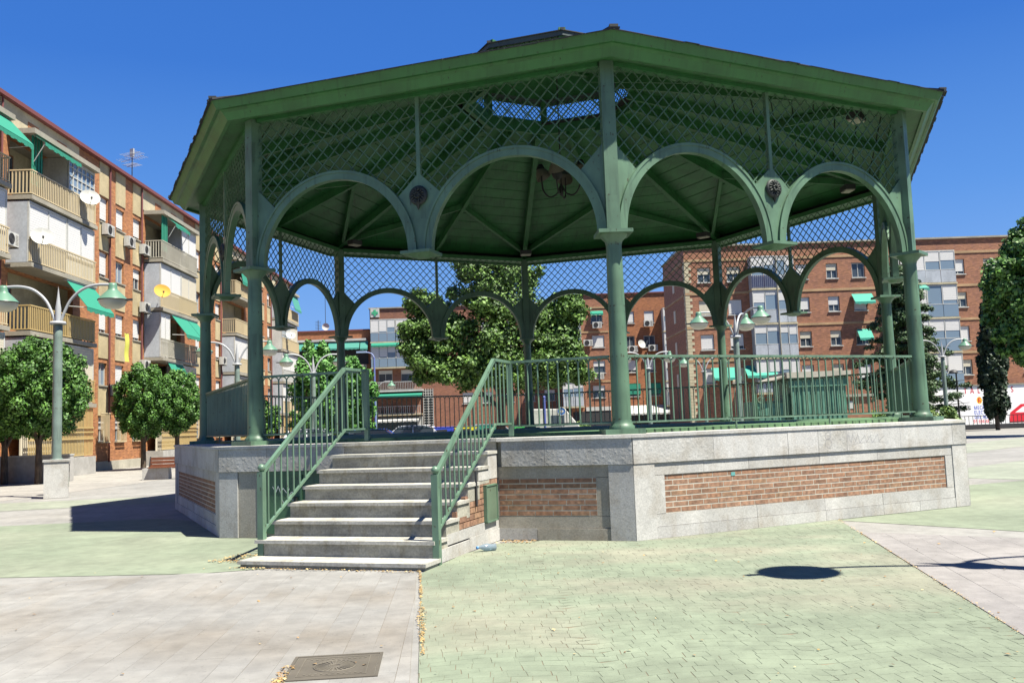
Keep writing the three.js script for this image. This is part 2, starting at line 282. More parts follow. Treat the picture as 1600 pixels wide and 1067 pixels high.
{ // plinth
  const plinth = mesh('plinth', octo(RP - .10, 0, 1.37), mat.mortar, band);
  mesh('plinth_top_slab', octo(RP + .03, 1.355, 1.4), mat.graniteC, plinth);
  mesh('deck', octo(7.72, 1.4, 1.45), mat.greenDeck, band);
  const GMs = [mat.granite, mat.graniteB, mat.graniteC, mat.graniteWarm];
  for (let s = 0; s < 8; s++) {
    const m = sideM(s), k = s === 7 ? -1 : s === 6 ? -2 : s, near = k === -1 || k === 0 || k === -2;
    const blocks = [], put = (name, t0, t1, y0, y1, d, mt, lab) => { const g = moved(slab(t0 + .0025, t1 - .0025, y0 + .0025, y1 - .0025, AP - .14, AP + d + rr(-.0015, .0015)), m); if (near) { const o = mesh(name, g, mt, plinth); if (lab) o.userData.label = lab; } else blocks.push(g); };
    const pick = () => GMs[Math.floor(rnd() * 4)];
    // coping band
    const cuts = k === -1 ? [-3.27, -2.4, -1.05, 1.42, 2.05, 3.27] : [-3.27, -1.93, -.57, .02, .6, 1.75, 2.95, 3.27];
    for (let i = 0; i + 1 < cuts.length; i++) if (!(k === -1 && cuts[i] === -1.05)) put('coping_block', cuts[i], cuts[i + 1], 1.005, 1.355, .012, k === -1 ? (i % 2 ? mat.rough : mat.roughB) : (i % 3 ? mat.graniteFlat : mat.roughB));
    // corner piers
    for (const q of [-3.27, 2.93]) put('pier_block', q, q + .34, 0, 1.005, 0, k === 0 ? mat.graniteC : k === -1 ? mat.granite : pick());
    if (k === -1) {
      put('frame_block', -2.93, -2.58, 0, 1.005, -.02, mat.graniteWarm); 
      put('frame_block', 1.32, 2.93, .84, 1.005, -.03, mat.graniteWarm); put('frame_block', 1.32, 2.93, .16, .325, -.03, mat.graniteWarm);
      put('frame_block', 1.32, 1.36, .325, .84, -.03, mat.graniteWarm); put('frame_block', 2.755, 2.93, .325, .84, -.03, mat.graniteWarm);
      put('base_block', 1.32, 1.9, 0, .16, -.012, mat.graniteB); put('base_block', 1.9, 2.93, 0, .16, -.012, mat.graniteWarm);
    } else {
      const top = [-2.93, -2.1, -1.3, .05, 1.25, 2.93];
      for (let i = 0; i + 1 < top.length; i++) put('frame_block', top[i], top[i + 1], .84, 1.005, -.014, i % 2 ? mat.graniteC : mat.granite);
      put('frame_block', -2.93, -2.765, .325, .84, -.014, mat.graniteC); put('frame_block', 2.765, 2.93, .325, .84, -.014, mat.granite);
      const bot = [-2.93, -1.2, .1, 1.3, 2.93]; for (let i = 0; i + 1 < bot.length; i++) put('frame_block', bot[i], bot[i + 1], .155, .325, -.014, i % 2 ? mat.granite : mat.graniteC);
      const bs = [-2.93, -1.2, .1, 1.3, 2.1, 2.93]; for (let i = 0; i + 1 < bs.length; i++) put('base_block', bs[i], bs[i + 1], 0, .155, -.004, i % 2 ? mat.graniteC : mat.granite);
    }
    if (blocks.length) mesh('granite_blocks', blocks, mat.granite, plinth, stuff);
    // brick panel
    const rows = 7, bt = k === -1 ? [1.36, 2.755] : [-2.765, 2.765], bh = (.84 - .325) / rows, L = .258, bricks = [[], [], [], [], [], []];
    const putB = (t0, t1, y0, y1, n1) => { const mi = Math.floor(rnd() * 6), g = moved(slab(t0, t1, y0, y1, AP - .1, n1 + rr(-.0004, .0016)), m); if (k === -1 || k === 0) mesh('brick', g, brickMats[mi], plinth); else bricks[mi].push(g); };
    for (let r = 0; r < rows; r++) {
      let t = bt[0] + .004 - [0, .5, .25, .6, .1, .45, .8][r] * L;
      while (t < bt[1] - .03) { const a = Math.max(t, bt[0] + .004), b = Math.min(t + L - .011, bt[1] - .004); if (b - a > .02) putB(a, b, .325 + r * bh + .0085, .325 + (r + 1) * bh - .008, AP - .028); t += L; }
    }
    if (k === -1 || k === 0) bricks.length = 0;
    bricks.forEach((b, i) => { if (b.length) mesh('brick_courses', b, brickMats[i], plinth, stuff); });
    mesh('brick_mortar', moved(slab(bt[0], bt[1], .325, .84, AP - .12, AP - .0297), m), mat.mortar, plinth);
    if (k === -1) { // metal door left of the steps
      const dr = mesh('service_door', moved(slab(-2.58, -1.15, .06, 1.0, AP - .14, AP - .035), m), mat.greenDoor, band);
      mesh('door_frame', [slab(-2.58, -2.52, .0, 1.0, AP - .1, AP - .01), slab(-2.52, -1.1, .95, 1.0, AP - .1, AP - .01), slab(-1.84, -1.80, .06, .95, AP - .1, AP - .02)].map(g => moved(g, m)), mat.greenDoor, dr);
      mesh('door_handle', moved(slab(-1.93, -1.89, .5, .62, AP - .04, AP + .01), m), mat.bronze, dr);
    }
  }
}
{ // scribbles and a sticker on the stone, as in the photograph
  const pl = band.getObjectByName('plinth');
  const scribble = (w, h, col, fn) => { const c = document.createElement('canvas'); c.width = 512; c.height = Math.round(512 * h / w); const x = c.getContext('2d'); x.clearRect(0, 0, 512, c.height); x.strokeStyle = col; x.lineCap = 'round'; fn(x, c.height); const t = new THREE.CanvasTexture(c); t.colorSpace = THREE.SRGBColorSpace; const g = new THREE.PlaneGeometry(w, h); g.userData.keepUV = true; return [g, new THREE.MeshStandardMaterial({ map: t, transparent: true, roughness: .9, side: THREE.DoubleSide })]; };
  const [g1, m1] = scribble(1.5, .3, 'rgba(110,112,122,0.26)', (x, H) => { x.lineWidth = 4; x.beginPath(); x.arc(40, 30, 18, 0, 6.2); x.stroke(); x.beginPath(); x.arc(42, 68, 22, 0, 6.2); x.stroke(); x.beginPath(); x.moveTo(170, 70); for (const p of [[180, 25], [200, 70], [215, 28], [235, 66], [250, 30], [262, 74], [300, 36], [310, 72], [340, 40], [352, 76], [395, 34], [400, 70], [440, 44]]) x.lineTo(...p); x.stroke(); x.lineWidth = 2.5; x.beginPath(); x.moveTo(180, 84); x.quadraticCurveTo(320, 60, 470, 82); x.stroke(); });
  mesh('graffiti', moved(g1.translate(.85, 1.19, AP + .0165), sideM(0)), m1, pl).geometry.userData = {};
  const [g2, m2] = scribble(.55, .35, 'rgba(215,220,215,0.75)', (x, H) => { x.lineWidth = 9; x.beginPath(); x.moveTo(60, 60); for (const p of [[110, 140], [150, 50], [190, 150], [230, 80], [300, 160], [330, 90]]) x.lineTo(...p); x.stroke(); x.beginPath(); x.arc(390, 190, 55, .3, 5.4); x.stroke(); x.beginPath(); x.moveTo(210, 230); x.lineTo(240, 290); x.stroke(); });
  mesh('graffiti', moved(g2.translate(-2.1, .66, AP - .017), sideM(-1)), m2, band.getObjectByName('service_door'));
  mesh('sticker', moved(slab(-1.62, -1.55, .76, .81, AP - .03, AP - .0225), sideM(0)), M(0.0828, 0.262, 0.248, {}), pl);
}
{ // steps on side -1
  const m = sideM(-1), st = group('staircase', band), n = 8;
  const hs = [.08, .275, .468, .66, .852, 1.045, 1.238, 1.402], ns = [10.52, 10.14, 9.77, 9.40, 9.03, 8.66, 8.29, 7.93], tl = -1.05, tr = 1.34;
  for (let i = 0; i < n; i++) {
    const back = i < 7 ? ns[i + 1] - .03 : AP - .25, y0 = i ? hs[i - 1] : -.02, x0 = i ? tl : -1.03, x1 = i ? tr : 1.40;
    const mid = rr(-.2, .5), cut = i % 2 ? [x0, mid, x1] : [x0, mid - .5, x1];
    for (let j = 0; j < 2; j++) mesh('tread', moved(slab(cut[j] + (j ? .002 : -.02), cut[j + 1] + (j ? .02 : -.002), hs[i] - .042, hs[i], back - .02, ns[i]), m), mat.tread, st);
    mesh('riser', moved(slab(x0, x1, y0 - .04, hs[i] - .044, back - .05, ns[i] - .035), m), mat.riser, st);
  }
  // cheek wall on the right: granite foot, stepped brick, vent cover
  const core = mesh('cheek_wall', hs.slice(0, 7).map((h, i) => moved(slab(1.18, 1.278, 0, h - .046, i < 6 ? ns[i + 1] - .03 : 7.88, ns[i] - .04), m)), mat.mortar, st);
  mesh('foot_block', moved(slab(1.28, 1.35, 0, .17, 7.88, 9.0), m), mat.graniteC, core); mesh('foot_block', moved(slab(1.28, 1.35, 0, .15, 9.003, 10.02), m), mat.granite, core);
  mesh('foot_block', moved(slab(1.28, 1.342, .173, .30, 7.88, 9.72), m), mat.granite, core);
  mesh('upper_block', moved(slab(1.28, 1.345, .98, 1.23, 7.9, 8.25), m), mat.granite, core); mesh('upper_block', moved(slab(1.28, 1.345, .86, .98, 7.9, 8.62), m), mat.graniteC, core);
  for (let r = 0; r < 7; r++) { const y0 = .305 + r * .079; let z = 7.9 + (r % 2) * -.13; const end = 9.72 - (y0 - .3) * 1.95; while (z < end - .04) { const a = Math.max(z, 7.9), b = Math.min(z + .247, end); if (b > a + .02) mesh('brick', moved(slab(1.28, 1.338 + rr(-.002, .003), y0 + .005, y0 + .072, a, b), m), brickMats[Math.floor(rnd() * 6)], core); z += .258; } }
  const vent = mesh('vent_cover', moved(slab(1.3, 1.375, .30, .78, 8.02, 8.42), m), mat.greenVent, core);
  mesh('vent_frame', [slab(1.3, 1.385, .29, .31, 8.0, 8.44), slab(1.3, 1.385, .77, .79, 8.0, 8.44), slab(1.3, 1.385, .29, .79, 8.0, 8.025), slab(1.3, 1.385, .29, .79, 8.415, 8.44)].map(g => moved(g, m)), mat.greenRail, vent);
  mesh('cable_pipe', [moved(rod(V3(1.36, .55, 8.75), V3(1.36, 1.0, 8.75), .016), m)], mat.iron, core);
}
{ // columns with their brackets; one built, seven placed
  const base = [slab(-.28, .28, 1.40, 1.47, -.28, .28)];
  const shaft = lathe([[.18, 1.47], [.18, 1.51], [.155, 1.53], [.145, 1.56], [.136, 1.60], [.112, 4.08], [.125, 4.14], [.19, 4.21], [.20, 4.235]], 28);
  const cap = [slab(-.245, .245, 4.235, 4.285, -.245, .245)];
  const post = [slab(-.098, .098, 4.285, 6.80, -.098, .098)];
  for (let k = 0; k < 8; k++) {
    const m = colM(k), c = mesh('column', moved(shaft, m), mat.green, band);
    mesh('base_plate', base.map(g => moved(g, m)), mat.green, c); mesh('capital', cap.map(g => moved(g, m)), mat.green, c); mesh('upper_post', post.map(g => moved(g, m)), mat.green, c);
  }
}
const RING = 1.37; // radius along which the lattice stops
function clipBar(a, b, circles, sink) {
  // keep the pieces of segment a-b outside the circles
  let ts = [0, 1];
  const d = [b[0] - a[0], b[1] - a[1]], A = d[0] * d[0] + d[1] * d[1];
  for (const [cx, cy, r] of circles) { const f = [a[0] - cx, a[1] - cy], B = 2 * (f[0] * d[0] + f[1] * d[1]), C = f[0] * f[0] + f[1] * f[1] - r * r, D = B * B - 4 * A * C; if (D > 0) for (const s of [-1, 1]) { const t = (-B + s * Math.sqrt(D)) / (2 * A); if (t > 0 && t < 1) ts.push(t); } }
  ts.sort((x, y) => x - y);
  for (let i = 0; i + 1 < ts.length; i++) { const tm = (ts[i] + ts[i + 1]) / 2, x = a[0] + d[0] * tm, y = a[1] + d[1] * tm; if (ts[i + 1] - ts[i] > .005 && circles.every(([cx, cy, r]) => Math.hypot(x - cx, y - cy) > r)) sink([a[0] + d[0] * ts[i], a[1] + d[1] * ts[i]], [a[0] + d[0] * ts[i + 1], a[1] + d[1] * ts[i + 1]]); }
}
function latticeBars(x0, x1, y0, y1, pitch, w, n0, circles, sk = 1.05) {
  const out = [];
  for (const dir of [1, -1]) for (let c = -60; c < 90; c++) {
    // line y = dir*sk*x + c*pitch*sk
    const f = x => dir * sk * x + c * pitch * sk + y0; let xa = x0, xb = x1;
    const inv = y => (y - y0 - c * pitch * sk) / (dir * sk); const lo = Math.min(inv(y0), inv(y1)), hi = Math.max(inv(y0), inv(y1)); xa = Math.max(xa, lo); xb = Math.min(xb, hi); if (xb - xa < .02) continue;
    clipBar([xa, f(xa)], [xb, f(xb)], circles, (a, b) => out.push(beam(V3(a[0], a[1], n0 + dir * .008), V3(b[0], b[1], n0 + dir * .008), .013, w, V3(0, 1, 0.0001))));
  }
  return out;
}
{
  const arcs = [[-1.5, 4.29, 1.30], [1.5, 4.29, 1.30]];
  const bars = latticeBars(-2.95, 2.95, 4.3, 6.76, .212, .018, AC, arcs.map(([x, y]) => [x, y, RING]));
  const archShape = () => { const s = new THREE.Shape(); s.absarc(0, 0, 1.425, 0, Math.PI, false); s.lineTo(-1.30, 0); s.absarc(0, 0, 1.30, Math.PI, 0, true); s.closePath(); return s; };
  const archG = extr(archShape(), .11, -.055, 40), rimG = (() => { const s = new THREE.Shape(); s.absarc(0, 0, 1.445, 0, Math.PI, false); s.lineTo(-1.405, 0); s.absarc(0, 0, 1.405, Math.PI, 0, true); return extr(s, .14, -.07, 40); })();
  const arcPts = (cx, r, a0, a1, n) => Array.from({ length: n + 1 }, (_, i) => { const a = a0 + (a1 - a0) * i / n; return [cx + r * Math.cos(a), 4.29 + r * Math.sin(a)]; });
  const gus = s => { const p = arcPts(1.5, 1.39, 0, .72, 12); return p.concat([[2.93, 5.60], [2.93, 4.29]]).map(q => [q[0] * s, q[1]]); };
  const pend = () => { const r = arcPts(1.5, 1.39, Math.PI, Math.PI - .66, 12), l = r.map(p => [-p[0], p[1]]).reverse(); return r.concat([[0, 5.52]], l); };
  for (let k = 0; k < 8; k++) {
    const m = sideM(k), T = g => moved(g, m);
    for (const s of [-1, 1]) { const a = mesh('arch', T(archG.clone().translate(1.5 * s, 4.29, AC)), mat.green, band); mesh('arch_rim', T(rimG.clone().translate(1.5 * s, 4.29, AC)), mat.green, a); mesh('bracket_plate', T(extr(shapeOf(gus(s)), .05, AC - .025)), mat.green, band); }
    const p = mesh('pendant', T(extr(shapeOf(pend()), .06, AC - .03)), mat.green, band);
    mesh('drop_plate', [slab(-.245, .245, 4.235, 4.28, AC - .245, AC + .245), new THREE.CylinderGeometry(.22, .12, .05, 4).rotateY(Math.PI / 4).translate(0, 4.21, AC)].map(T), mat.green, p);
    mesh('pendant_core', T(slab(-.032, .032, 5.45, 6.76, AC - .032, AC + .032)), mat.green, p);
    const md = [lathe([[0, .05], [.05, .045], [.06, .02], [.1, .02], [.11, .035], [.14, .03], [.155, 0]], 24)]; for (let i = 0; i < 14; i++) { const a = i / 14 * 6.283; md.push(new THREE.SphereGeometry(.026, 6, 5).scale(1.5, .8, .7).rotateY(-a + rr(-.5, .5)).translate(.088 * Math.cos(a), .03 + rr(-.008, .008), .088 * Math.sin(a))); } for (let i = 0; i < 7; i++) { const a = i / 7 * 6.283; md.push(new THREE.SphereGeometry(.022, 6, 5).translate(.04 * Math.cos(a), .05, .04 * Math.sin(a))); }
    md.push(new THREE.ConeGeometry(.045, .12, 6).rotateX(Math.PI / 2).translate(0, .01, .18));
    mesh('medallion', md.map(g => T(g.rotateX(Math.PI / 2).translate(0, 5.16, AC + .055))), mat.bronze, p);
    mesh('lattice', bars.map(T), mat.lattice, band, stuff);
    mesh('ring_beam', T(slab(-HC + .1, HC - .1, 6.74, 6.84, AC - .07, AC + .07)), mat.greenWood, band);
  }
}
{ // roof
  const roofY = R => 6.97 + (8.66 - R) * .345, ceilY = R => roofY(R) - .15;
  const quad = (k, R0, R1, y0, y1, th, inset = 0) => { // slab between two radii on side k, th thick downwards
    const a = vert(k, R0, y0), b = vert(k + 1, R0, y0), c = vert(k + 1, R1, y1), d = vert(k, R1, y1);
    if (inset) { const t = b.clone().sub(a).normalize().multiplyScalar(inset); a.add(t); d.add(t); b.sub(t); c.sub(t); }
    const lo = [a, b, c, d].map(p => p.clone().setY(p.y - th)), up = [a, b, c, d], P = []; const q = (A, B, C, D) => { for (const v of [A, B, C, A, C, D]) P.push(v.x, v.y, v.z); };
    q(...up); q(lo[3], lo[2], lo[1], lo[0]); for (let i = 0; i < 4; i++) q(up[i], lo[i], lo[(i + 1) % 4], up[(i + 1) % 4]);
    const g = new THREE.BufferGeometry(); g.setAttribute('position', new THREE.Float32BufferAttribute(P, 3)); g.computeVertexNormals(); return g;
  };
  const ring = (prof, k) => { // profile polygon [R,y] swept along side k between the hip planes
    const P = [], n = prof.length; for (let i = 0; i < n; i++) { const p = prof[i], q = prof[(i + 1) % n]; const A = vert(k, p[0], p[1]), B = vert(k + 1, p[0], p[1]), C = vert(k + 1, q[0], q[1]), D = vert(k, q[0], q[1]); for (const v of [A, B, C, A, C, D]) P.push(v.x, v.y, v.z); }
    const g = new THREE.BufferGeometry(); g.setAttribute('position', new THREE.Float32BufferAttribute(P, 3)); g.computeVertexNormals(); return g;
  };
  const roof = group('roof', band), ceil = group('ceiling', band);
  for (let k = 0; k < 8; k++) {
    mesh('roof_slope', quad(k, 8.62, 2.0, roofY(8.62), roofY(2.0), .022), mat.roof, roof);
    // shingle courses along the eave, each a little uneven
    const sh = []; const m = sideM(k);
    for (let c = 0; c < 4; c++) { const R = 8.675 - c * .17, A = R * C8, H = R * S8, y = roofY(R) + .012; for (let t = -H; t < H - .05; t += .24) { const w = Math.min(.235, H - t), j = rr(-.012, .02); sh.push(moved(new THREE.BoxGeometry(w, .010, .30).rotateX(.36).translate(t + w / 2 + (c % 2 ? .0 : .0), y + rr(-.004, .004) + .018, A - .13 + j), m)); } }
    mesh('shingle_courses', sh, mat.roof, roof, stuff);
    mesh('fascia', ring([[8.645, 6.962], [8.56, 6.83], [8.50, 6.83], [8.50, 6.99]], k), mat.greenFascia, roof);
    mesh('eave_moulding', ring([[8.51, 6.845], [8.45, 6.80], [8.36, 6.69], [8.30, 6.69], [8.30, 6.85]], k), mat.greenFascia, roof);
    mesh('soffit', ring([[8.305, 6.735], [7.93, 6.80], [7.85, 6.80], [7.85, 6.83], [8.305, 6.77]], k), mat.greenFascia, roof);
    for (let i = 0; i < 14; i++) { const R0 = 8.1 - i * .43, R1 = R0 - .405; mesh('ceiling_board', quad(k, R0, R1, ceilY(R0), ceilY(R1), .02), mat.greenWood, ceil); }
    // rafters: hip, middle and the two braces
    const foot = (R, dy = -.12) => vert(k, R, ceilY(R) + dy), a = Math.PI / 4 * (k + .5), mid = (A, dy = -.11) => V3(A * Math.sin(a), ceilY(A / C8) + dy, A * Math.cos(a));
    mesh('hip_rafter', beam(foot(8.0), foot(2.05), .13, .22), mat.greenWood, roof);
    mesh('middle_rafter', beam(mid(7.4), mid(1.95), .10, .18), mat.greenWood, roof);
    const j = mid(5.1, -.10); mesh('brace', beam(vert(k, 7.7, ceilY(7.7) - .14), j, .09, .15), mat.greenWood, roof); mesh('brace', beam(vert(k + 1, 7.7, ceilY(7.7) - .14), j, .09, .15), mat.greenWood, roof);
    mesh('hip_cap', [beam(vert(k, 8.68, roofY(8.68) + .0), vert(k, 2.1, roofY(2.1) + .03), .16, .03), slab(-.06, .06, 0, .04, -.05, .05).translate(...vert(k, 8.62, roofY(8.62)).toArray())], mat.roof, roof);
  }
  const cu = group('cupola', band);
  mesh('curb', [0, 1, 2, 3, 4, 5, 6, 7].map(k => ring([[2.12, 8.98], [2.12, 9.32], [2.0, 9.32], [2.0, 8.98]], k)), mat.greenWood, cu);
  mesh('cupola_posts', [0, 1, 2, 3, 4, 5, 6, 7].map(k => new THREE.BoxGeometry(.15, .72, .15).rotateY(k * Math.PI / 4).translate(...vert(k, 2.06, 9.6).toArray())), mat.greenWood, cu);
  const cb = []; const ca = 2.06 * C8, ch = 2.06 * S8; for (let k = 0; k < 8; k++) for (const g of latticeBars(-ch + .07, ch - .07, 9.32, 9.9, .13, .018, ca, [])) cb.push(moved(g, sideM(k)));
  mesh('cupola_lattice', cb, mat.greenWood, cu, stuff);
  mesh('cupola_fascia', [0, 1, 2, 3, 4, 5, 6, 7].map(k => ring([[2.2, 9.76], [2.2, 9.86], [2.0, 9.93], [2.0, 9.84], [2.15, 9.76]], k)), M(0.0621, 0.0897, 0.0897, { map: paintT }), cu);
  cu.position.set(.17, 0, 0);
  const cr = []; for (let k = 0; k < 8; k++) cr.push(quad(k, 2.23, .05, 9.875, 10.45, .02), slab(-.04, .04, 0, .05, -.04, .04).translate(...vert(k, 2.18, 9.87).toArray()));
  mesh('cupola_roof', cr, mat.roof, cu);
  mesh('cupola_ceiling', [0, 1, 2, 3, 4, 5, 6, 7].map(k => quad(k, 2.02, .05, 9.90, 10.36, .02)), mat.greenWood, cu);
}
{ // railings
  const topY = 2.5, botY = 1.56;
  function straight(k, t0, t1, name) {
    const m = sideM(k), T = g => moved(g, m), r = group(name, band), n = Math.max(2, Math.round((t1 - t0) / .152)), single = k === 0 || k === -1;
    mesh('handrail', T(beam(V3(t0, topY, AC), V3(t1, topY, AC), .05, .035)), mat.greenRail, r);
    mesh('bottom_rail', T(beam(V3(t0, botY, AC), V3(t1, botY, AC), .035, .025)), mat.greenRail, r);
    const bs = [], ar = [];
    for (let i = 1; i < n; i++) { const t = t0 + (t1 - t0) * i / n; bs.push(T(rod(V3(t, botY, AC), V3(t, topY - .075, AC), .0125, 8))); }
    for (let i = 0; i < n; i++) { const w = (t1 - t0) / n, c = t0 + w * (i + .5); ar.push(T(new THREE.TorusGeometry(w / 2, .010, 5, 10, Math.PI).translate(c, topY - .09, AC))); }
    if (single) bs.forEach(g => mesh('baluster', g, mat.greenRail, r)); else mesh('baluster_row', bs, mat.greenRail, r, stuff);
    mesh('arched_trim', ar, mat.greenRail, r, stuff);
    const feet = [.33, .66].map(f => t0 + (t1 - t0) * f); if (t1 - t0 > 3) mesh('foot', feet.map(t => T(rod(V3(t, 1.42, AC), V3(t, botY, AC), .014))), mat.greenRail, r, stuff);
    return r;
  }
  for (const k of [0, 1, 2, 3, 4, 5, 6]) straight(k, -HC + .14, HC - .14, 'railing');
  straight(-1, -HC + .14, -1.10, 'railing'); straight(-1, 1.34, HC - .14, 'railing');
  const m = sideM(-1), T = g => moved(g, m);
  for (const [t, tp] of [[-1.0, 0.07], [1.37, 0]]) {
    const r = group('stair_railing', band), nb = 10.08, nt = 7.96, yb = 1.02 + tp, bb = .36;
    const nx = mesh('newel_post', [slab(t - .04, t + .04, tp, 1.04 + tp, nb - .04, nb + .04)].map(T), mat.greenRail, r);
    mesh('ball_finial', T(new THREE.SphereGeometry(.048, 16, 12).translate(t, 1.09 + tp, nb)), mat.greenRail, nx);
    mesh('upper_post', T(slab(t - .035, t + .035, 1.42, 2.52, AC - .035, AC + .035)), mat.greenRail, r);
    mesh('handrail', [beam(V3(t, yb, nb), V3(t, 2.5, nt), .05, .05), beam(V3(t, 2.5, nt + .015), V3(t, 2.5, AC), .05, .04)].map(T), mat.greenRail, r);
    mesh('bottom_rail', [beam(V3(t, bb, nb), V3(t, 1.60, nt), .035, .03), beam(V3(t, 1.60, nt), V3(t, 1.60, AC), .035, .03)].map(T), mat.greenRail, r);
    const N = 14; for (let i = 1; i <= N; i++) { const f = i / (N + .6), n = nb + (nt - nb) * f; mesh('baluster', T(rod(V3(t, bb + (1.60 - bb) * f, n), V3(t, yb + (2.5 - yb) * f, n), .0125, 8)), mat.greenRail, r); }
    for (let i = 0; i < 4; i++) { const n = nt - (nt - AC) * (i + .5) / 4.3; mesh('baluster', T(rod(V3(t, 1.60, n), V3(t, 2.5, n), .0125, 8)), mat.greenRail, r); }
  }
}
{ // lamps and hanging speakers under the roof
  const lab = ['front column', 'right front column', 'right rear column', 'back right column', 'middle back column', 'back left column', 'far left column', 'left front column'];
  for (const k of [1, 2, 3, 4, 5]) {
    const p = vert(k, 7.15, 6.86), t = thing('ceiling_lamp', 'small flat white lamp under the bandstand roof above the ' + lab[k], 'lamp', p.toArray(), k * Math.PI / 4, 'lamps under the bandstand roof');
    mesh('housing', slab(-.17, .17, -.02, .1, -.12, .12), mat.iron, t); mesh('cover', slab(-.15, .15, -.045, -.02, -.1, .1), mat.offwhite, t);
  }
  const t = thing('hanging_lamp_cluster', 'cluster of pale bell lamps on dark curled arms hanging under the bandstand roof', 'chandelier', [.3, 6.9, -.1]); t.scale.set(.85, .85, .85);
  mesh('stem', [new THREE.SphereGeometry(.16, 12, 8).scale(1, 1.3, 1).translate(-.1, .62, 0), rod(V3(0, .2, 0), V3(0, 3.4, 0), .018), lathe([[0, -.05], [.05, 0], [.06, .12], [.03, .3], [0, .34]], 10)], mat.black, t);
  for (let i = 0; i < 4; i++) {
    const a = i * Math.PI / 2 + .35, c = Math.cos(a), s = Math.sin(a), P = (r, y) => V3(r * c, y, r * s);
    mesh('arm', tube([P(.03, .25), P(.15, .02), P(.34, -.03), P(.5, .15), P(.55, .45), P(.55, .62)], .022, 20, 6), mat.black, t);
    const sh = mesh('shade', lathe([[.05, .1], [.10, .06], [.17, -.04], [.22, -.17], [.23, -.2]], 14).rotateZ(-.5 * c).rotateX(.5 * s).translate(.57 * c, .72, .57 * s), M(0.103, 0.0931, 0.069, { roughness: .5 }), t);
    mesh('shade_cap', lathe([[0, .22], [.06, .2], [.11, .1], [.12, .05]], 12).translate(.57 * c, .72, .57 * s), mat.black, sh);
  }
}

// ------------------------------------------------------------------ windows, balconies, buildings
const win = (parent, x0, x1, y0, y1, o = {}) => {
  const z = o.z ?? -.16, f = .06, w = mesh('window', [slab(x0, x1, y1 - f, y1, z - .03, z + .04), slab(x0, x1, y0, y0 + f, z - .03, z + .04), slab(x0, x0 + f, y0 + f, y1 - f, z - .03, z + .04), slab(x1 - f, x1, y0 + f, y1 - f, z - .03, z + .04), ...(o.mullion === false ? [] : [slab((x0 + x1) / 2 - .03, (x0 + x1) / 2 + .03, y0 + f, y1 - f, z - .028, z + .035)])], o.frame ?? mat.white, parent);
  mesh('pane', slab(x0 + f, x1 - f, y0 + f, y1 - f, z - .02, z), o.glass ?? mat.glass, w);
  const sh = o.shut ?? 0; if (sh > 0) { const yb = y1 - (y1 - y0) * sh, gs = [], n = Math.max(3, Math.round((y1 - yb) / .085)); for (let i = 0; i < n; i++) { const a = yb + (y1 - yb) * i / n; gs.push(slab(x0 + .02, x1 - .02, a + .004, yb + (y1 - yb) * (i + 1) / n - .004, z + .05, z + .065 + (i % 2) * .003)); } mesh('roller_shutter', gs, o.shutMat ?? mat.shut, w); }
  if (o.sill !== false) mesh('sill', slab(x0 - .08, x1 + .08, y0 - .07, y0, z - .02, .09), o.sillMat ?? mat.white, w);
  return w;
};
function wallWithHoles(parent, name, x0, x1, y0, y1, holes, m, depth = .25) {
  const s = shapeOf([[x0, y0], [x1, y0], [x1, y1], [x0, y1]]);
  for (const [a, b, c, d] of holes) { const h = new THREE.Path(); h.moveTo(a, c); h.lineTo(a, d); h.lineTo(b, d); h.lineTo(b, c); h.closePath(); s.holes.push(h); }
  return mesh(name, extr(s, depth, -depth), m, parent);
}
function awningGeo(x0, x1, yt, drop, out, z0 = .1) { // sloping cloth with side gussets' edge and a scalloped valance
  const g = [beam(V3((x0 + x1) / 2, yt, z0), V3((x0 + x1) / 2, yt - drop, z0 + out), x1 - x0, .02)];
  const n = Math.max(3, Math.round((x1 - x0) / .25)); for (let i = 0; i < n; i++) { const a = x0 + (x1 - x0) * i / n, b = x0 + (x1 - x0) * (i + 1) / n; g.push(slab(a + .004, b - .004, yt - drop - .16 - .04 * (i % 2), yt - drop, z0 + out - .012, z0 + out)); }
  return g;
}
function bars(x0, x1, y0, y1, z, pitch, w = .03, side = null) {
  const g = [slab(x0, x1, y1 - .05, y1, z - .025, z + .025), slab(x0, x1, y0 + .06, y0 + .10, z - .02, z + .02)];
  for (let x = x0 + .02; x < x1; x += pitch) g.push(slab(x, x + w, y0 + .10, y1 - .05, z - .012, z + .012));
  if (side) for (const X of side) { g.push(slab(X - .025, X + .025, y1 - .05, y1, .02, z - .03), slab(X - .02, X + .02, y0 + .06, y0 + .10, .02, z - .03)); for (let q = .06; q < z - .05; q += pitch) g.push(slab(X - .012, X + .012, y0 + .10, y1 - .05, q, q + w)); }
  return g;
}
const shutterGeo = (x0, x1, y0, y1, z, n) => { const g = []; const k = Math.max(2, Math.round((y1 - y0) / .1)); for (let j = 0; j < n; j++) { const a = x0 + (x1 - x0) * j / n, b = x0 + (x1 - x0) * (j + 1) / n; for (let i = 0; i < k; i++) g.push(slab(a + .04, b - .04, y0 + (y1 - y0) * i / k + .004, y0 + (y1 - y0) * (i + 1) / k - .004, z - .02, z + .006)); } return g; };

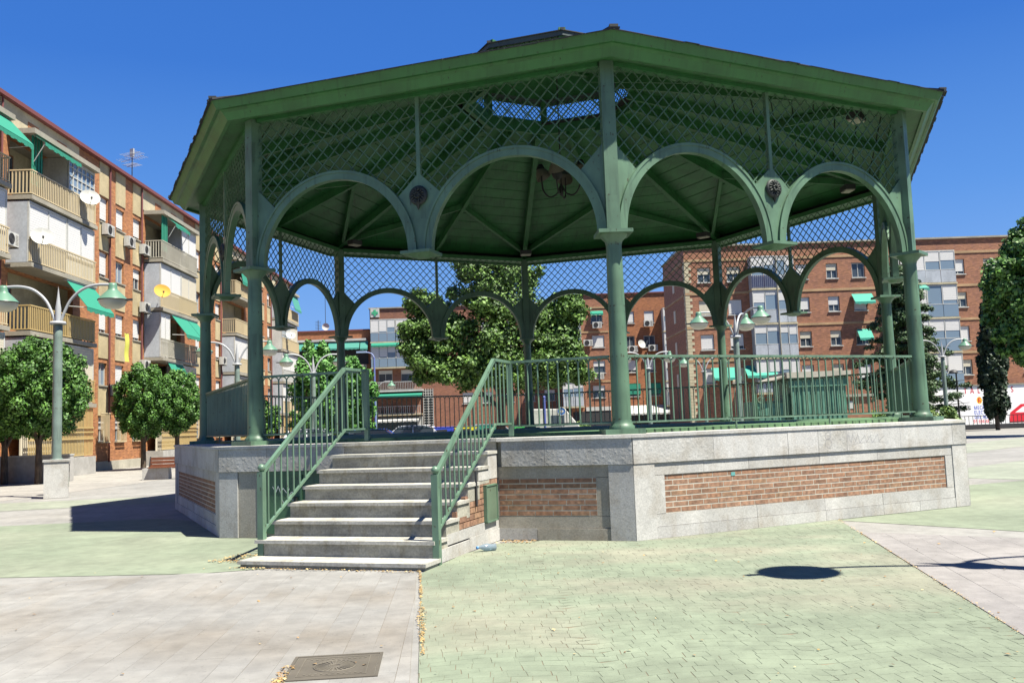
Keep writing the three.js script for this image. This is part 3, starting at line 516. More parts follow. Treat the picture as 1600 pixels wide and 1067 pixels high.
// the long block on the left
{
  const L = 20.3, p = [-2.332 - RT.x * L, 0, 20.484 - RT.z * L], B = thing('apartment_building', 'long cream and orange brick apartment block with green awnings along the left side', 'building', p, Math.PI / 2 + TH);
  const s0 = [29.3, 36.95, 51.45, 65.85, 80.25], W = 6.1, END = 87.6, rowY = [12.73, 9.86, 6.99, 4.3, 1.45], slabY = [11.75, 8.9, 6.05, 3.2];
  const cols = []; for (const s of s0.slice(1, 4)) cols.push([s + 8.68, s + 9.8, 0], [s + 10.65, s + 11.85, 1], [s + 12.9, s + 14.1, 2]);
  const holes = [], wins = [];
  cols.forEach(([a, b, ci], i) => rowY.forEach((y, r) => { const h = r === 4 ? 1.25 : (ci === 0 && r < 3 ? 1.32 : 1.15); const x0 = a + .08, x1 = b - .08; holes.push([x0, x1, y, y + h]); wins.push([x0, x1, y, y + h, r, ci, i]); }));
  for (const s of s0) for (const y of slabY) holes.push([s + .25, Math.min(s + W - .15, END - .1), y + .2, y + 2.65]);
  wallWithHoles(B, 'brick_wall', 20, END, 0, 15.85, holes, mat.brickL);
  mesh('back_wall', [slab(20, END, 0, 15.85, -11, -2.6), slab(20, 20.2, 0, 15.85, -2.6, -.26), slab(END - .2, END, 0, 15.85, -2.6, -.26)], mat.cream, B);
  mesh('floor_slab', slabY.concat([14.4]).map(y => slab(20.2, END - .2, y - .02, y + .16, -2.58, -.27)), mat.slab, B);
  s0.forEach(s => mesh('loggia_wall', [slab(s + .1, Math.min(s + W, END - .3), 3.2, 14.5, -.95, -.8), slab(s + .02, s + .2, 3.2, 14.5, -.8, -.26), slab(Math.min(s + W, END - .3) - .1, Math.min(s + W, END - .25) + .05, 3.2, 14.5, -.8, -.26)], mat.creamLight, B));
  wins.forEach(([x0, x1, a, b, r, ci, i]) => { const q = hash(i, r, 77), w = win(B, x0, x1, a, b, { shut: r === 4 ? .5 : q < .25 ? 0 : q < .5 ? .45 : .86, glass: q < .3 ? mat.glassBlue : mat.glass, sillMat: mat.slab }); if (r === 4) mesh('window_grille', bars(x0 - .06, x1 + .06, a - .12, b + .2, .16, .12, .025), mat.creamRail, w); });
  // cream panels between the windows of each column, and the strip under the eaves
  for (const [a, b] of cols) { let top = 15.85; for (let r = 0; r < 5; r++) { const y1 = rowY[r] + (r === 4 ? 1.25 : 1.32) + .06; mesh('cream_panel', slab(a, b, y1, top, -.24, .04), mat.cream, B); top = rowY[r] - .09; } }
  const stubs = []; for (let x = 36; x < END; x += 1.02) { if (!cols.some(c => x > c[0] - .5 && x < c[1] + .2)) stubs.push(x); }
  for (const s of s0) mesh('cream_band', slab(s - .6, Math.min(s + W + .3, END), 14.66, 15.85, -.2, .035), mat.creamLight, B);
  for (const s of s0) mesh('brick_stub', [1.6, 4.2].map(d => slab(s + d, s + d + .9, 14.95, 15.5, 0, .055)), mat.brickL, B);
  mesh('eave_coping', [slab(20, END + .2, 15.84, 16.02, -11, .28)], mat.maroon, B);
  for (const x of [36.4, 46.7, 50.9, 65.4, 79.8]) mesh('drain_pipe', rod(V3(x, .4, .12), V3(x, 15.8, .12), .05), mat.maroon, B);
  mesh('plinth_course', slab(44, 51.2, 0, .45, -.1, .08), mat.offwhite, B);
  const balcony = (s, y, o) => {
    const e = Math.min(s + W, END - .1), z = 1.1, b = mesh('balcony', [slab(s, e, y - .12, y + .06, .01, z)], mat.slab, B), H = 1.15;
    mesh('railing', [...bars(s + .05, e - .05, y + .06, y + H, z - .06, .15, .05, [s + .06, e - .06])], o.rail ?? mat.creamRail, b);
    if (o.sheet) mesh('privacy_sheet', slab(s + (o.sheet[0] ?? 0), s + o.sheet[1], y + .16, y + H - .08, z - .12, z - .10), o.sheetMat ?? mat.offwhite, b);
    for (const [a, c, kind] of o.fill ?? []) {
      const x0 = s + a, x1 = Math.min(s + c, e - .06), zt = z - .16, yb = y + (kind === 'full' ? .08 : 1.02), yt = y + 2.66;
      if (kind === 'shut' || kind === 'full' || kind === 'cream') { mesh('enclosure_frame', [slab(x0, x1, yt - .1, yt, zt - .05, zt + .03), slab(x0, x1, y + .08, yb, zt - .05, zt), slab(x0, x0 + .07, yb, yt - .1, zt - .05, zt + .03), slab(x1 - .07, x1, yb, yt - .1, zt - .05, zt + .03), slab((x0 + x1) / 2 - .035, (x0 + x1) / 2 + .035, yb, yt - .1, zt - .05, zt + .03)], mat.white, b); mesh('roller_shutter', shutterGeo(x0 + .03, x1 - .03, yb, yt - .1, zt, 2), kind === 'cream' ? mat.shutCream : mat.shut, b); for (const q of [x0, x1 - .05]) mesh('side_screen', slab(q, q + .05, y + .08, yt, .02, zt - .06), mat.whiteCool, b); }
      if (kind === 'glazed') { const g = [slab(x0, x1, yt - .12, yt, zt - .05, zt + .03), slab(x0, x1, y + .08, yb, zt - .05, zt)]; for (let i = 0; i <= 6; i++) { const x = x0 + (x1 - x0 - .05) * i / 6; g.push(slab(x, x + .05, yb, yt - .12, zt - .04, zt + .02)); } for (let i = 0; i < 4; i++) g.push(slab(x0, x1, yb + i * .42, yb + i * .42 + .04, zt - .038, zt + .018)); mesh('glazing_bars', g, mat.white, b); mesh('pane', slab(x0 + .05, x1 - .05, yb, yt - .12, zt - .03, zt - .02), mat.glassBlue, b); mesh('side_screen', slab(x0 - .03, x0 + .02, y + .08, yt, -.2, zt - .06), mat.white, b); }
      if (kind === 'open') { const d = mesh('balcony_door', [slab(x0 + .7, x0 + 1.9, y + .16, y + 2.3, -.79, -.73)], mat.brickM, b); mesh('pane', [slab(x0 + .8, x0 + 1.25, y + .5, y + 2.2, -.75, -.71), slab(x0 + 1.35, x0 + 1.8, y + .5, y + 2.2, -.75, -.71)], mat.glass, d); }
      if (kind === 'awn') { mesh('awning', awningGeo(x0, x1, yt + .02, o.drop ?? 1.05, o.out ?? .9, z - .1), o.awn ?? mat.awning, b); mesh('awning_case', slab(x0 - .04, x1 + .04, yt, yt + .14, z - .2, z - .04), mat.white, b); for (const X of [x0 + .05, x1 - .05]) mesh('awning_arm', rod(V3(X, yt - 1.15, z - .06), V3(X, yt - (o.drop ?? 1.05), z + (o.out ?? .9) - .12), .02), mat.white, b); }
      if (kind === 'drape') mesh('side_curtain', [...Array(7)].map((_, i) => slab(x0 + i * .12, x0 + i * .12 + .115, y + .6, yt, z - .16 - (i % 2) * .05, z - .12 - (i % 2) * .05)), mat.awning, b);
    }
    return b;
  };
  for (const s of s0) mesh('balcony_roof', slab(s - .05, Math.min(s + W, END), 14.42, 14.64, .01, 1.2), mat.slab, B);
  const white = mat.white;
  balcony(s0[0], slabY[0], { fill: [[0, 3, 'open'], [2.6, 6, 'awn']], drop: 1.1, out: 1.0 }); balcony(s0[0], slabY[1], { fill: [[0, 6, 'shut']] }); balcony(s0[0], slabY[2], { fill: [[0, 3, 'open']] }); balcony(s0[0], slabY[3], { fill: [[0, 6, 'cream']] });
  balcony(s0[1], slabY[0], { fill: [[0, 3.4, 'open'], [.2, .9, 'drape'], [3.45, 6.05, 'glazed'], [.15, 3.4, 'awn']], drop: .35, out: .55, sheet: [3.3, 5.2], sheetMat: white });
  balcony(s0[1], slabY[1], { fill: [[.03, 3.3, 'shut'], [3.35, 6.05, 'shut']], sheet: [.1, 3.2], sheetMat: white });
  balcony(s0[1], slabY[2], { fill: [[0, 3.1, 'open'], [3.2, 6.0, 'awn']], drop: 1.25, out: .95, rail: mat.yellowRail, sheet: [3.4, 6], sheetMat: mat.shutCream });
  balcony(s0[1], slabY[3], { fill: [[.05, 6.05, 'cream']], rail: mat.yellowRail });
  balcony(s0[2], slabY[0], { fill: [[0, 3.2, 'open'], [.2, 1, 'drape'], [3.4, 6.05, 'shut'], [1, 3.4, 'awn']], drop: .4, out: .5, rail: mat.offwhite, sheet: [4.2, 6] });
  balcony(s0[2], slabY[1], { fill: [[.03, 3.3, 'shut'], [3.35, 6.05, 'cream']], sheet: [3, 6], sheetMat: mat.cream });
  balcony(s0[2], slabY[2], { fill: [[.03, 1.5, 'full'], [1.6, 4.2, 'awn'], [4.3, 6, 'awn']], drop: 1.2, out: .9, rail: mat.offwhite, sheet: [1.2, 3.6], sheetMat: mat.slab });
  balcony(s0[2], slabY[3], { fill: [[1, 3.4, 'awn'], [3.5, 6, 'cream']], drop: 1.1, out: .6 });
  balcony(s0[3], slabY[0], { fill: [[0, 3.2, 'open'], [1.2, 5.4, 'awn']], drop: 1.5, out: .25, sheet: [2.4, 6], sheetMat: mat.yellowRail }); balcony(s0[3], slabY[1], { fill: [[0, 3.2, 'open']], sheet: [2.2, 6], sheetMat: mat.cream });
  balcony(s0[3], slabY[2], { fill: [[.03, 6.0, 'shut']] }); balcony(s0[3], slabY[3], { fill: [[.03, 6, 'cream']], sheet: [2, 6], sheetMat: mat.cream });
  balcony(s0[4], slabY[0], { fill: [[.03, 3, 'full'], [3.2, 6, 'awn']], drop: 1.4, out: .4, awn: mat.awningPale, sheet: [3, 6.5] }); balcony(s0[4], slabY[1], { fill: [[.03, 3, 'glazed'], [3.1, 6, 'cream']], sheet: [2.6, 6.5], sheetMat: mat.cream });
  balcony(s0[4], slabY[2], { fill: [[.03, 6, 'shut']], rail: white }); balcony(s0[4], slabY[3], { fill: [[.03, 6, 'full']] });
  // ground floor: slatted screens under the balconies
  for (const s of s0.slice(1)) { mesh('slatted_screen', [...bars(s + .1, s + 5.9, .8, 3.05, 1.0, .14, .05), slab(s + .1, s + 5.9, 1.6, 1.66, 1.03, 1.07), slab(s + .1, s + 5.9, 2.1, 2.16, 1.03, 1.07), slab(s + .1, s + 5.9, 1.9, 1.95, 1.03, 1.07)], mat.yellowRail, B); mesh('ground_floor_recess', slab(s + .2, s + 5.8, .8, 3.0, .6, .66), mat.shutCream, B); mesh('low_wall', slab(s, s + 6.05, 0, .8, .02, 1.1), mat.concrete, B); }

  // things fixed to or set on the facade
  const at = (s, y, z) => { const q = V3(s, y, z).applyEuler(new THREE.Euler(0, Math.PI / 2 + TH, 0)).add(V3(...p)); return q.toArray(); };
  const ac = thing('air_conditioner', 'white air conditioner box under the top window nearest the left end balcony', 'air conditioner', at(46.2, 12.05, .24), Math.PI / 2 + TH, 'air conditioners on the facades');
  const acBody = mesh('casing', slab(-.42, .42, 0, .56, -.15, .15), mat.white, ac); mesh('fan_grille', [new THREE.CylinderGeometry(.22, .22, .012, 20).rotateX(Math.PI / 2).translate(-.12, .28, .153), ...[.08, .15, .21].map(r => new THREE.TorusGeometry(r, .008, 4, 18).translate(-.12, .28, .163))], mat.dark, acBody); mesh('side_vents', [...Array(7)].map((_, i) => slab(.17, .38, .08 + i * .06, .1 + i * .06, .15, .158)), mat.slab, acBody); mesh('bracket', [slab(-.4, -.36, -.05, 0, -.22, .16), slab(.36, .4, -.05, 0, -.22, .16)], mat.iron, ac);
  const G = 'air conditioners on the facades', acs = [
    [at(48.9, 11.98, .24), 'white air conditioner under the second top window past the end balcony'], [at(51.0, 11.95, .24), 'white air conditioner under the third top window, beside the second balcony stack'],
    [at(36.2, 9.5, .6), 'white air conditioner with round dark fan, cut by the left edge of the photo'], [at(50.9, 8.62, .3), 'white air conditioner box just below the orange satellite dish'], [at(50.9, 5.35, .3), 'small white air conditioner box beside the hanging yellow towel'],
    [at(47.2, 3.8, .24), 'white air conditioner under a low window between the two round trees'], [at(65.2, 6.6, .3), 'white air conditioner box behind the left columns of the bandstand']];
  for (const [q, l] of acs) copy(ac, l, q, Math.PI / 2 + TH, G);
  globalThis.acProto = ac;
  const dish = thing('satellite_dish', 'white satellite dish at the corner of the large white shuttered balcony', 'satellite dish', at(37.3, 10.0, 1.35), .5, 'satellite dishes');
  mesh('bowl', lathe([[0, 0], [.2, .03], [.36, .10], [.45, .17], [.45, .18], [.36, .115], [.2, .045], [0, .015]], 20).rotateX(Math.PI / 2 - .5), mat.white, dish); mesh('feed_arm', [rod(V3(0, -.3, .12), V3(0, -.05, .5), .015), slab(-.04, .04, -.08, .02, .46, .56)], mat.iron, dish); mesh('mount', rod(V3(0, -.05, -.05), V3(0, -.1, -.4), .025), mat.iron, dish);
  const d2 = copy(dish, 'orange round satellite dish with writing on the second balcony stack', at(51.0, 9.75, 1.2), .5); d2.children[0].material = M(0.517, 0.262, 0.0345, {});
  copy(dish, 'white satellite dish hanging in front of the top glazed balcony', at(41.6, 12.75, 1.35), .55); copy(dish, 'white satellite dish with dark centre on the far end of the left block', at(81.5, 10.3, 1.4), .4);
  const tw = thing('towel', 'yellow towel hanging from a window of the left block above the round trees', 'towel', at(46.0, 5.45, 1.3), Math.PI / 2 + TH);
  const cl = new THREE.PlaneGeometry(.95, 1.9, 14, 16); for (let i = 0; i < cl.attributes.position.count; i++) cl.attributes.position.setZ(i, .06 * Math.sin(cl.attributes.position.getX(i) * 11) + .03 * Math.sin(cl.attributes.position.getY(i) * 4)); cl.computeVertexNormals(); mesh('cloth', cl.translate(0, .95, 0), M(0.428, 0.414, 0.069, { roughness: .95 }), tw); tw.scale.setScalar(.76); mesh('line', rod(V3(-1, 1.92, 0), V3(1, 1.92, 0), .01), mat.iron, tw);
  const aer = (l, q, h, t) => { const a = thing('roof_aerial', l, 'aerial', q, t, 'aerials on the roofs'); mesh('mast', rod(V3(0, -.2, 0), V3(0, h, 0), .03), mat.iron, a); const g = []; [[.55, 1.9], [.66, 1.3], [.4, .9]].forEach(([f, w], j) => { g.push(rod(V3(-w / 2, h * f + .9, 0), V3(w / 2, h * f + .8, 0), .014)); for (let i = 0; i < 9; i++) { const x = -w / 2 + w * i / 8; g.push(rod(V3(x, h * f + .86, -.35), V3(x, h * f + .86, .35), .010, 4)); } }); mesh('elements', g, mat.lampArm, a); mesh('reflector', [slab(-.14, .14, h - .2, h + .3, -.05, .05)], mat.lampArm, a); };
  aer('tall television aerial on the roof of the left apartment block', at(53.2, 16, -1.4), 2.6, Math.PI / 2 + TH + 1.1);
}
const proto = {}; proto.ac = globalThis.acProto;
function block(name, label, D, u0, u1, H, o) {
  const B = thing(name, label, 'building', bg(0, D), TH);
  wallWithHoles(B, 'brick_wall', u0, u1, 0, H, o.holes.map(h => h.slice(0, 4)), o.mat);
  mesh('side_walls', slab(u0 + .003, u1 - .003, 0, H - .02, -(o.deep ?? 11), -.28), o.mat, B);
  mesh('coping', slab(u0 - .12, u1 + .12, H, H + .14, -(o.deep ?? 11) - .1, .14), o.coping ?? mat.maroon, B);
  for (const h of o.holes) win(B, h[0] + .02, h[1] - .02, h[2] + .02, h[3] - .02, { shut: h[4] ?? .5, shutMat: h[5], sillMat: mat.white, glass: h[6] ?? mat.glass });
  for (const y of o.bands ?? []) mesh('string_course', [slab(u0 - .02, u1 + .02, y - .1, y + .1, .0, .05)], mat.creamBand ?? mat.cream, B);
  return B;
}
mat.creamBand = M(0.428, 0.276, 0.152, { map: stuccoT });
function glazedBay(B, u0, u1, y, h, o = {}) { // enclosed balcony: slab, lower panel, glazing with blinds
  const z = o.z ?? .95, b = mesh('glazed_balcony', [slab(u0 - .05, u1 + .05, y - .14, y, .0, z + .06)], o.slabMat ?? mat.creamLight, B), n = o.n ?? 2, yr = y + 1.05;
  mesh('lower_panel', [...Array(n)].map((_, i) => slab(u0 + (u1 - u0) * i / n + .02, u0 + (u1 - u0) * (i + 1) / n - .02, y + .03, yr, z - .06, z)), o.panel ?? mat.whiteCool, b);
  const g = [slab(u0, u1, y + h - .24, y + h - .14, z - .06, z + .01), slab(u0, u1, yr, yr + .05, z - .06, z + .01)]; for (let i = 0; i <= n; i++) { const x = u0 + (u1 - u0 - .06) * i / n; g.push(slab(x, x + .06, yr, y + h - .24, z - .06, z + .012)); } mesh('glazing_frame', g, mat.white, b);
  for (const q of [u0, u1 - .04]) mesh('side_panel', slab(q, q + .04, y, y + h - .14, 0, z - .06), mat.whiteCool, b);
  mesh('pane', slab(u0 + .05, u1 - .05, yr, y + h - .2, z - .05, z - .03), o.glass ?? mat.glassBlue, b);
  const bl = []; for (let i = 0; i < n; i++) { const f = o.blind?.[i] ?? rr(.3, 1), x0 = u0 + (u1 - u0) * i / n + .07, x1 = u0 + (u1 - u0) * (i + 1) / n - .05, yt = y + h - .24, yb = yt - (yt - yr - .05) * f; for (let q = 0; q < 8; q++) bl.push(slab(x0, x1, yb + (yt - yb) * q / 8 + .006, yb + (yt - yb) * (q + 1) / 8 - .004, z - .028, z - .012)); } mesh('blind', bl, o.blindMat ?? mat.shut, b);
  return b;
}
{ // brown brick block on the right
  const holes = [], rows = [12.72, 9.95, 7.1, 4.3], cols = [[16.7, 17.8], [19.15, 20.3], [24.95, 25.95], [27.5, 28.45], [29.65, 30.75], [38.05, 39.15], [40.75, 41.85], [43.4, 44.5], [46.4, 47.5]];
  cols.forEach(([a, b], i) => rows.forEach((y, r) => { const q = hash(i, r, 5); holes.push([a, b, y, y + 1.28, i === 4 && r === 0 ? .05 : i === 3 && r === 1 ? .55 : q < .2 ? .45 : q < .75 ? .93 : .8, q < .28 ? mat.shutCream : mat.shut]); }));
  const B = block('apartment_building', 'brown brick apartment block with cream corner stones at the right behind the bandstand', 74, 15.62, 52, 15.75, { holes, mat: mat.brickR, bands: [14.6, 11.8, 8.97, 6.2], deep: 9.6, coping: mat.slab });
  const qs = []; for (let y = 0, i = 0; y < 14.4; y += .26, i++) qs.push(slab(15.6, 15.62 + (i % 2 ? .55 : .35), y + .008, y + .25, .0, .03), slab(15.595, 15.625, y + .008, y + .25, -(i % 2 ? .4 : .6), .03)); mesh('corner_stones', qs, mat.creamLight, B, stuff);
  mesh('side_course', [14.6, 11.8, 8.97, 6.2].map(y => slab(15.57, 15.62, y - .08, y + .08, -9.6, -.65)), mat.creamBand, B);
  for (const y of [12.6, 9.9, 7.1, 4.3]) mesh('side_window', [slab(15.58, 15.63, y, y + 1.1, -5.2, -4.5)], mat.shutCream, B);
  for (const [i, y] of [11.97, 9.1, 6.27, 3.4].entries()) { const b1 = glazedBay(B, 20.95, 23.0, y, 2.84, { blind: [[.5, .45], [.6, .2], [.4, .3], [.9, .6]][i], z: .9 }); glazedBay(B, 23.06, 24.55, y, 2.84, { blind: [[.2, .5], [.5, 0], [.4, .5], [.5, .9]][i], z: .75 }); if (i === 0) mesh('dark_balusters', [...Array(12)].map((_, k) => slab(21 + k * .165, 21.08 + k * .165, y + .08, y + 1.08, .9, .94)), M(0.0207, 0.0276, 0.0828, {}), b1);
    glazedBay(B, 33.2, 35.4, y, 2.84, { z: .9, glass: i === 0 ? mat.whiteCool : mat.glass, blind: [1, 1] }); const b3 = glazedBay(B, 35.45, 38.0, y, 2.84, { z: .75, blind: [[.55, .5], [0, .8], [.6, .6], [.9, .9]][i], panel: i ? mat.glassBlue : mat.whiteCool }); if (i === 1) mesh('awning', awningGeo(33.3, 35.3, y + 2.7, .35, .7, .9), mat.awningPale, b3); }
  mesh('down_pipe', [rod(V3(23.03, 0, .98), V3(23.03, 14.6, .98), .045), rod(V3(32.4, 0, .06), V3(32.4, 15, .06), .05)], mat.slab, B);
  for (const [u0, u1, y, d, o] of [[29.45, 31.15, 11.35, .75, .75], [29.7, 30.85, 8.4, .8, .6], [32.0, 33.0, 11.3, .8, .6], [17.4, 19.6, 5.6, .9, 1.1], [20.1, 22.6, 5.7, .9, 1.1]]) mesh('awning', awningGeo(u0, u1, y, d, o, .06), mat.awningPale.clone(), B).material.color.setRGB(.03, .25, .18);
  // low painted workshop in front
  const W = thing('workshop', 'low white workshop with a painted advertising wall in red and blue letters', 'workshop', bg(0, 70.5), TH);
  mesh('wall', slab(33.2, 52, 0, 3.3, -3, 0), mat.white, W); mesh('roof_edge', slab(33.1, 52.1, 3.3, 3.38, -3.05, .08), mat.slab, W);
  const cv = document.createElement('canvas'); cv.width = 2048; cv.height = 512; const c = cv.getContext('2d'); c.fillStyle = '#dcdcda'; c.fillRect(0, 0, 2048, 512);
  const px = u => (u - 34) / 10 * 2048, py = y => (3.25 - y) / 3.2 * 512; c.textAlign = 'center'; c.textBaseline = 'middle';
  c.fillStyle = '#b01a30'; c.font = 'bold 100px sans-serif'; 'TALLERES'.split('').forEach((ch, i) => c.fillText(ch, px(36.55 + i * .53), py(2.92)));
  c.fillStyle = '#e8a81c'; c.beginPath(); c.arc(px(37.6), py(2.15), 44, 0, 7); c.fill(); c.fillStyle = '#b3222a'; c.fillRect(px(37.6) - 22, py(2.15) - 30, 16, 60); c.fillRect(px(37.6) - 22, py(2.15) - 30, 44, 14); c.fillRect(px(37.6) - 22, py(2.15) - 4, 36, 14); c.fillRect(px(37.6) + 6, py(2.15) + 2, 14, 26);
  c.fillStyle = '#2746a8'; c.font = 'bold 64px sans-serif'; c.textAlign = 'left'; ['MECANICA', 'ELECTRICIDAD', 'DEL AUTO'].forEach((t, i) => c.fillText(t, px(37.1), py(1.56 - i * .36)));
  c.fillStyle = '#c02838'; c.font = 'bold 60px sans-serif'; c.fillText('91 694 48', px(37.0), py(.5)); c.font = 'bold 44px sans-serif'; c.fillText('PRESUPUESTO', px(36.9), py(.16));
  c.strokeStyle = '#55565a'; c.lineWidth = 9; c.beginPath(); c.arc(px(35.8), py(1.25), 150, .6, 5.6); c.stroke(); c.lineWidth = 6; for (let i = 0; i < 7; i++) { c.beginPath(); c.arc(px(35.8) + (i % 3) * 18 - 20, py(1.5) - 10 + i * 14, 40 + i * 12, .4 * i, .4 * i + 3); c.stroke(); } c.lineWidth = 20; c.beginPath(); c.moveTo(px(35.35), py(1.7)); c.lineTo(px(36.25), py(.45)); c.stroke();
  c.fillStyle = '#c3182c'; c.beginPath(); c.moveTo(px(39.85), py(.35)); c.lineTo(px(39.95), py(1.1)); c.lineTo(px(40.85), py(1.75)); c.lineTo(px(42.85), py(1.8)); c.lineTo(px(43.15), py(.35)); c.fill(); c.fillStyle = '#e8d7d7'; c.beginPath(); c.moveTo(px(40.35), py(1.1)); c.lineTo(px(41.00), py(1.55)); c.lineTo(px(42.05), py(1.55)); c.lineTo(px(42.05), py(1.1)); c.fill(); c.fillStyle = '#5a1018'; c.fillRect(px(39.85), py(.42), px(43.25) - px(39.85), 18);
  const ct = new THREE.CanvasTexture(cv); ct.colorSpace = THREE.SRGBColorSpace; const pg = new THREE.PlaneGeometry(10, 3.2); pg.userData.keepUV = true;
  mesh('painted_mural', pg.translate(39, 1.65, .005), new THREE.MeshStandardMaterial({ map: ct, roughness: .85 }), W);
}
{ // brick block in the middle distance, two wings
  const holes = [[10.55, 11.9, 12.68, 14.05, .3], [10.6, 12, 9.9, 11.3, .95], [10.62, 11.98, 7.0, 8.4, .45], [10.45, 11.85, 4.18, 5.6, .4]];
  const A = block('apartment_building', 'brown brick block with pale bands between the plane tree and the front column', 102, 8.0, 12.5, 15.95, { holes, mat: mat.brickR, bands: [14.5, 11.7, 8.75, 6.05] });
  mesh('awning', awningGeo(10.5, 11.95, 14.1, .35, .5, .05), mat.awning, A); for (const y of [11.9, 9.05, 6.2, 3.3]) glazedBay(A, 7.0, 9.3, y, 2.85, { z: .9 });
  mesh('shop_front', [slab(8.1, 12.4, .1, 2.7, .02, .06)], mat.dark, A); mesh('shop_sign', slab(9.6, 12.4, 2.75, 3.2, .03, .12), mat.white, A);
  const h2 = [[14.55, 15.75, 12.7, 14.1, .9], [16.9, 18.05, 12.7, 14.1, .85], [14.55, 15.7, 9.9, 11.25, 0], [16.75, 18.05, 9.85, 11.25, 0], [14.6, 15.8, 7.0, 8.45, .8], [16.75, 18, 7, 8.45, .85], [14.4, 16.05, 4.25, 5.75, 0], [16.8, 18.4, 4.25, 5.75, 0]];
  const C = block('apartment_building', 'orange brick block seen right of the front column with two green blinds low down', 103.5, 12.55, 21.5, 16.15, { holes: h2, mat: mat.brickM });
  mesh('green_blind', [slab(14.4, 16.1, 4.5, 5.7, .02, .06), slab(16.8, 18.45, 4.5, 5.7, .02, .06)], mat.awning, C);
  for (const y of [11.6, 8.75, 5.9, 3.1]) glazedBay(C, 18.9, 21.3, y, 2.8, { z: 1.2, n: 3 });
  mesh('shop_front', slab(12.7, 21, .1, 2.6, .02, .06), mat.dark, C); mesh('shop_awning', awningGeo(14.6, 19.2, 3.2, .9, 1.6, .05), mat.white, C);
  const G = 'air conditioners on the facades'; for (const [u, y, D, l] of [[11.2, 12.1, 101.6, 'white air conditioner below the green awning of the brown brick block'], [10.1, 10.1, 101.6, 'white air conditioner left of a shuttered window on the brown brick block'], [11.2, 6.3, 101.6, 'low white air conditioner on the brown brick block'], [15.4, 9.35, 103.1, 'left air conditioner under the dark windows of the orange brick block'], [17.7, 9.4, 103.1, 'right air conditioner under the dark windows of the orange brick block'], [17.3, 12.25, 103.1, 'top air conditioner on the orange brick block']]) { const q = copy(proto.ac, l, bg(u, D, y), TH, G); q.scale.setScalar(1.25); }
  const d = thing('satellite_dish', 'white round dish between two windows of the orange brick block', 'satellite dish', bg(16.35, 103.2, 10.2), TH + .5, 'satellite dishes'); mesh('bowl', lathe([[0, 0], [.3, .05], [.5, .15], [.5, .17], [.3, .07], [0, .02]], 18).rotateX(Math.PI / 2 - .3), mat.white, d); mesh('mount', rod(V3(0, 0, 0), V3(0, -.1, -.35), .03), mat.iron, d);
}
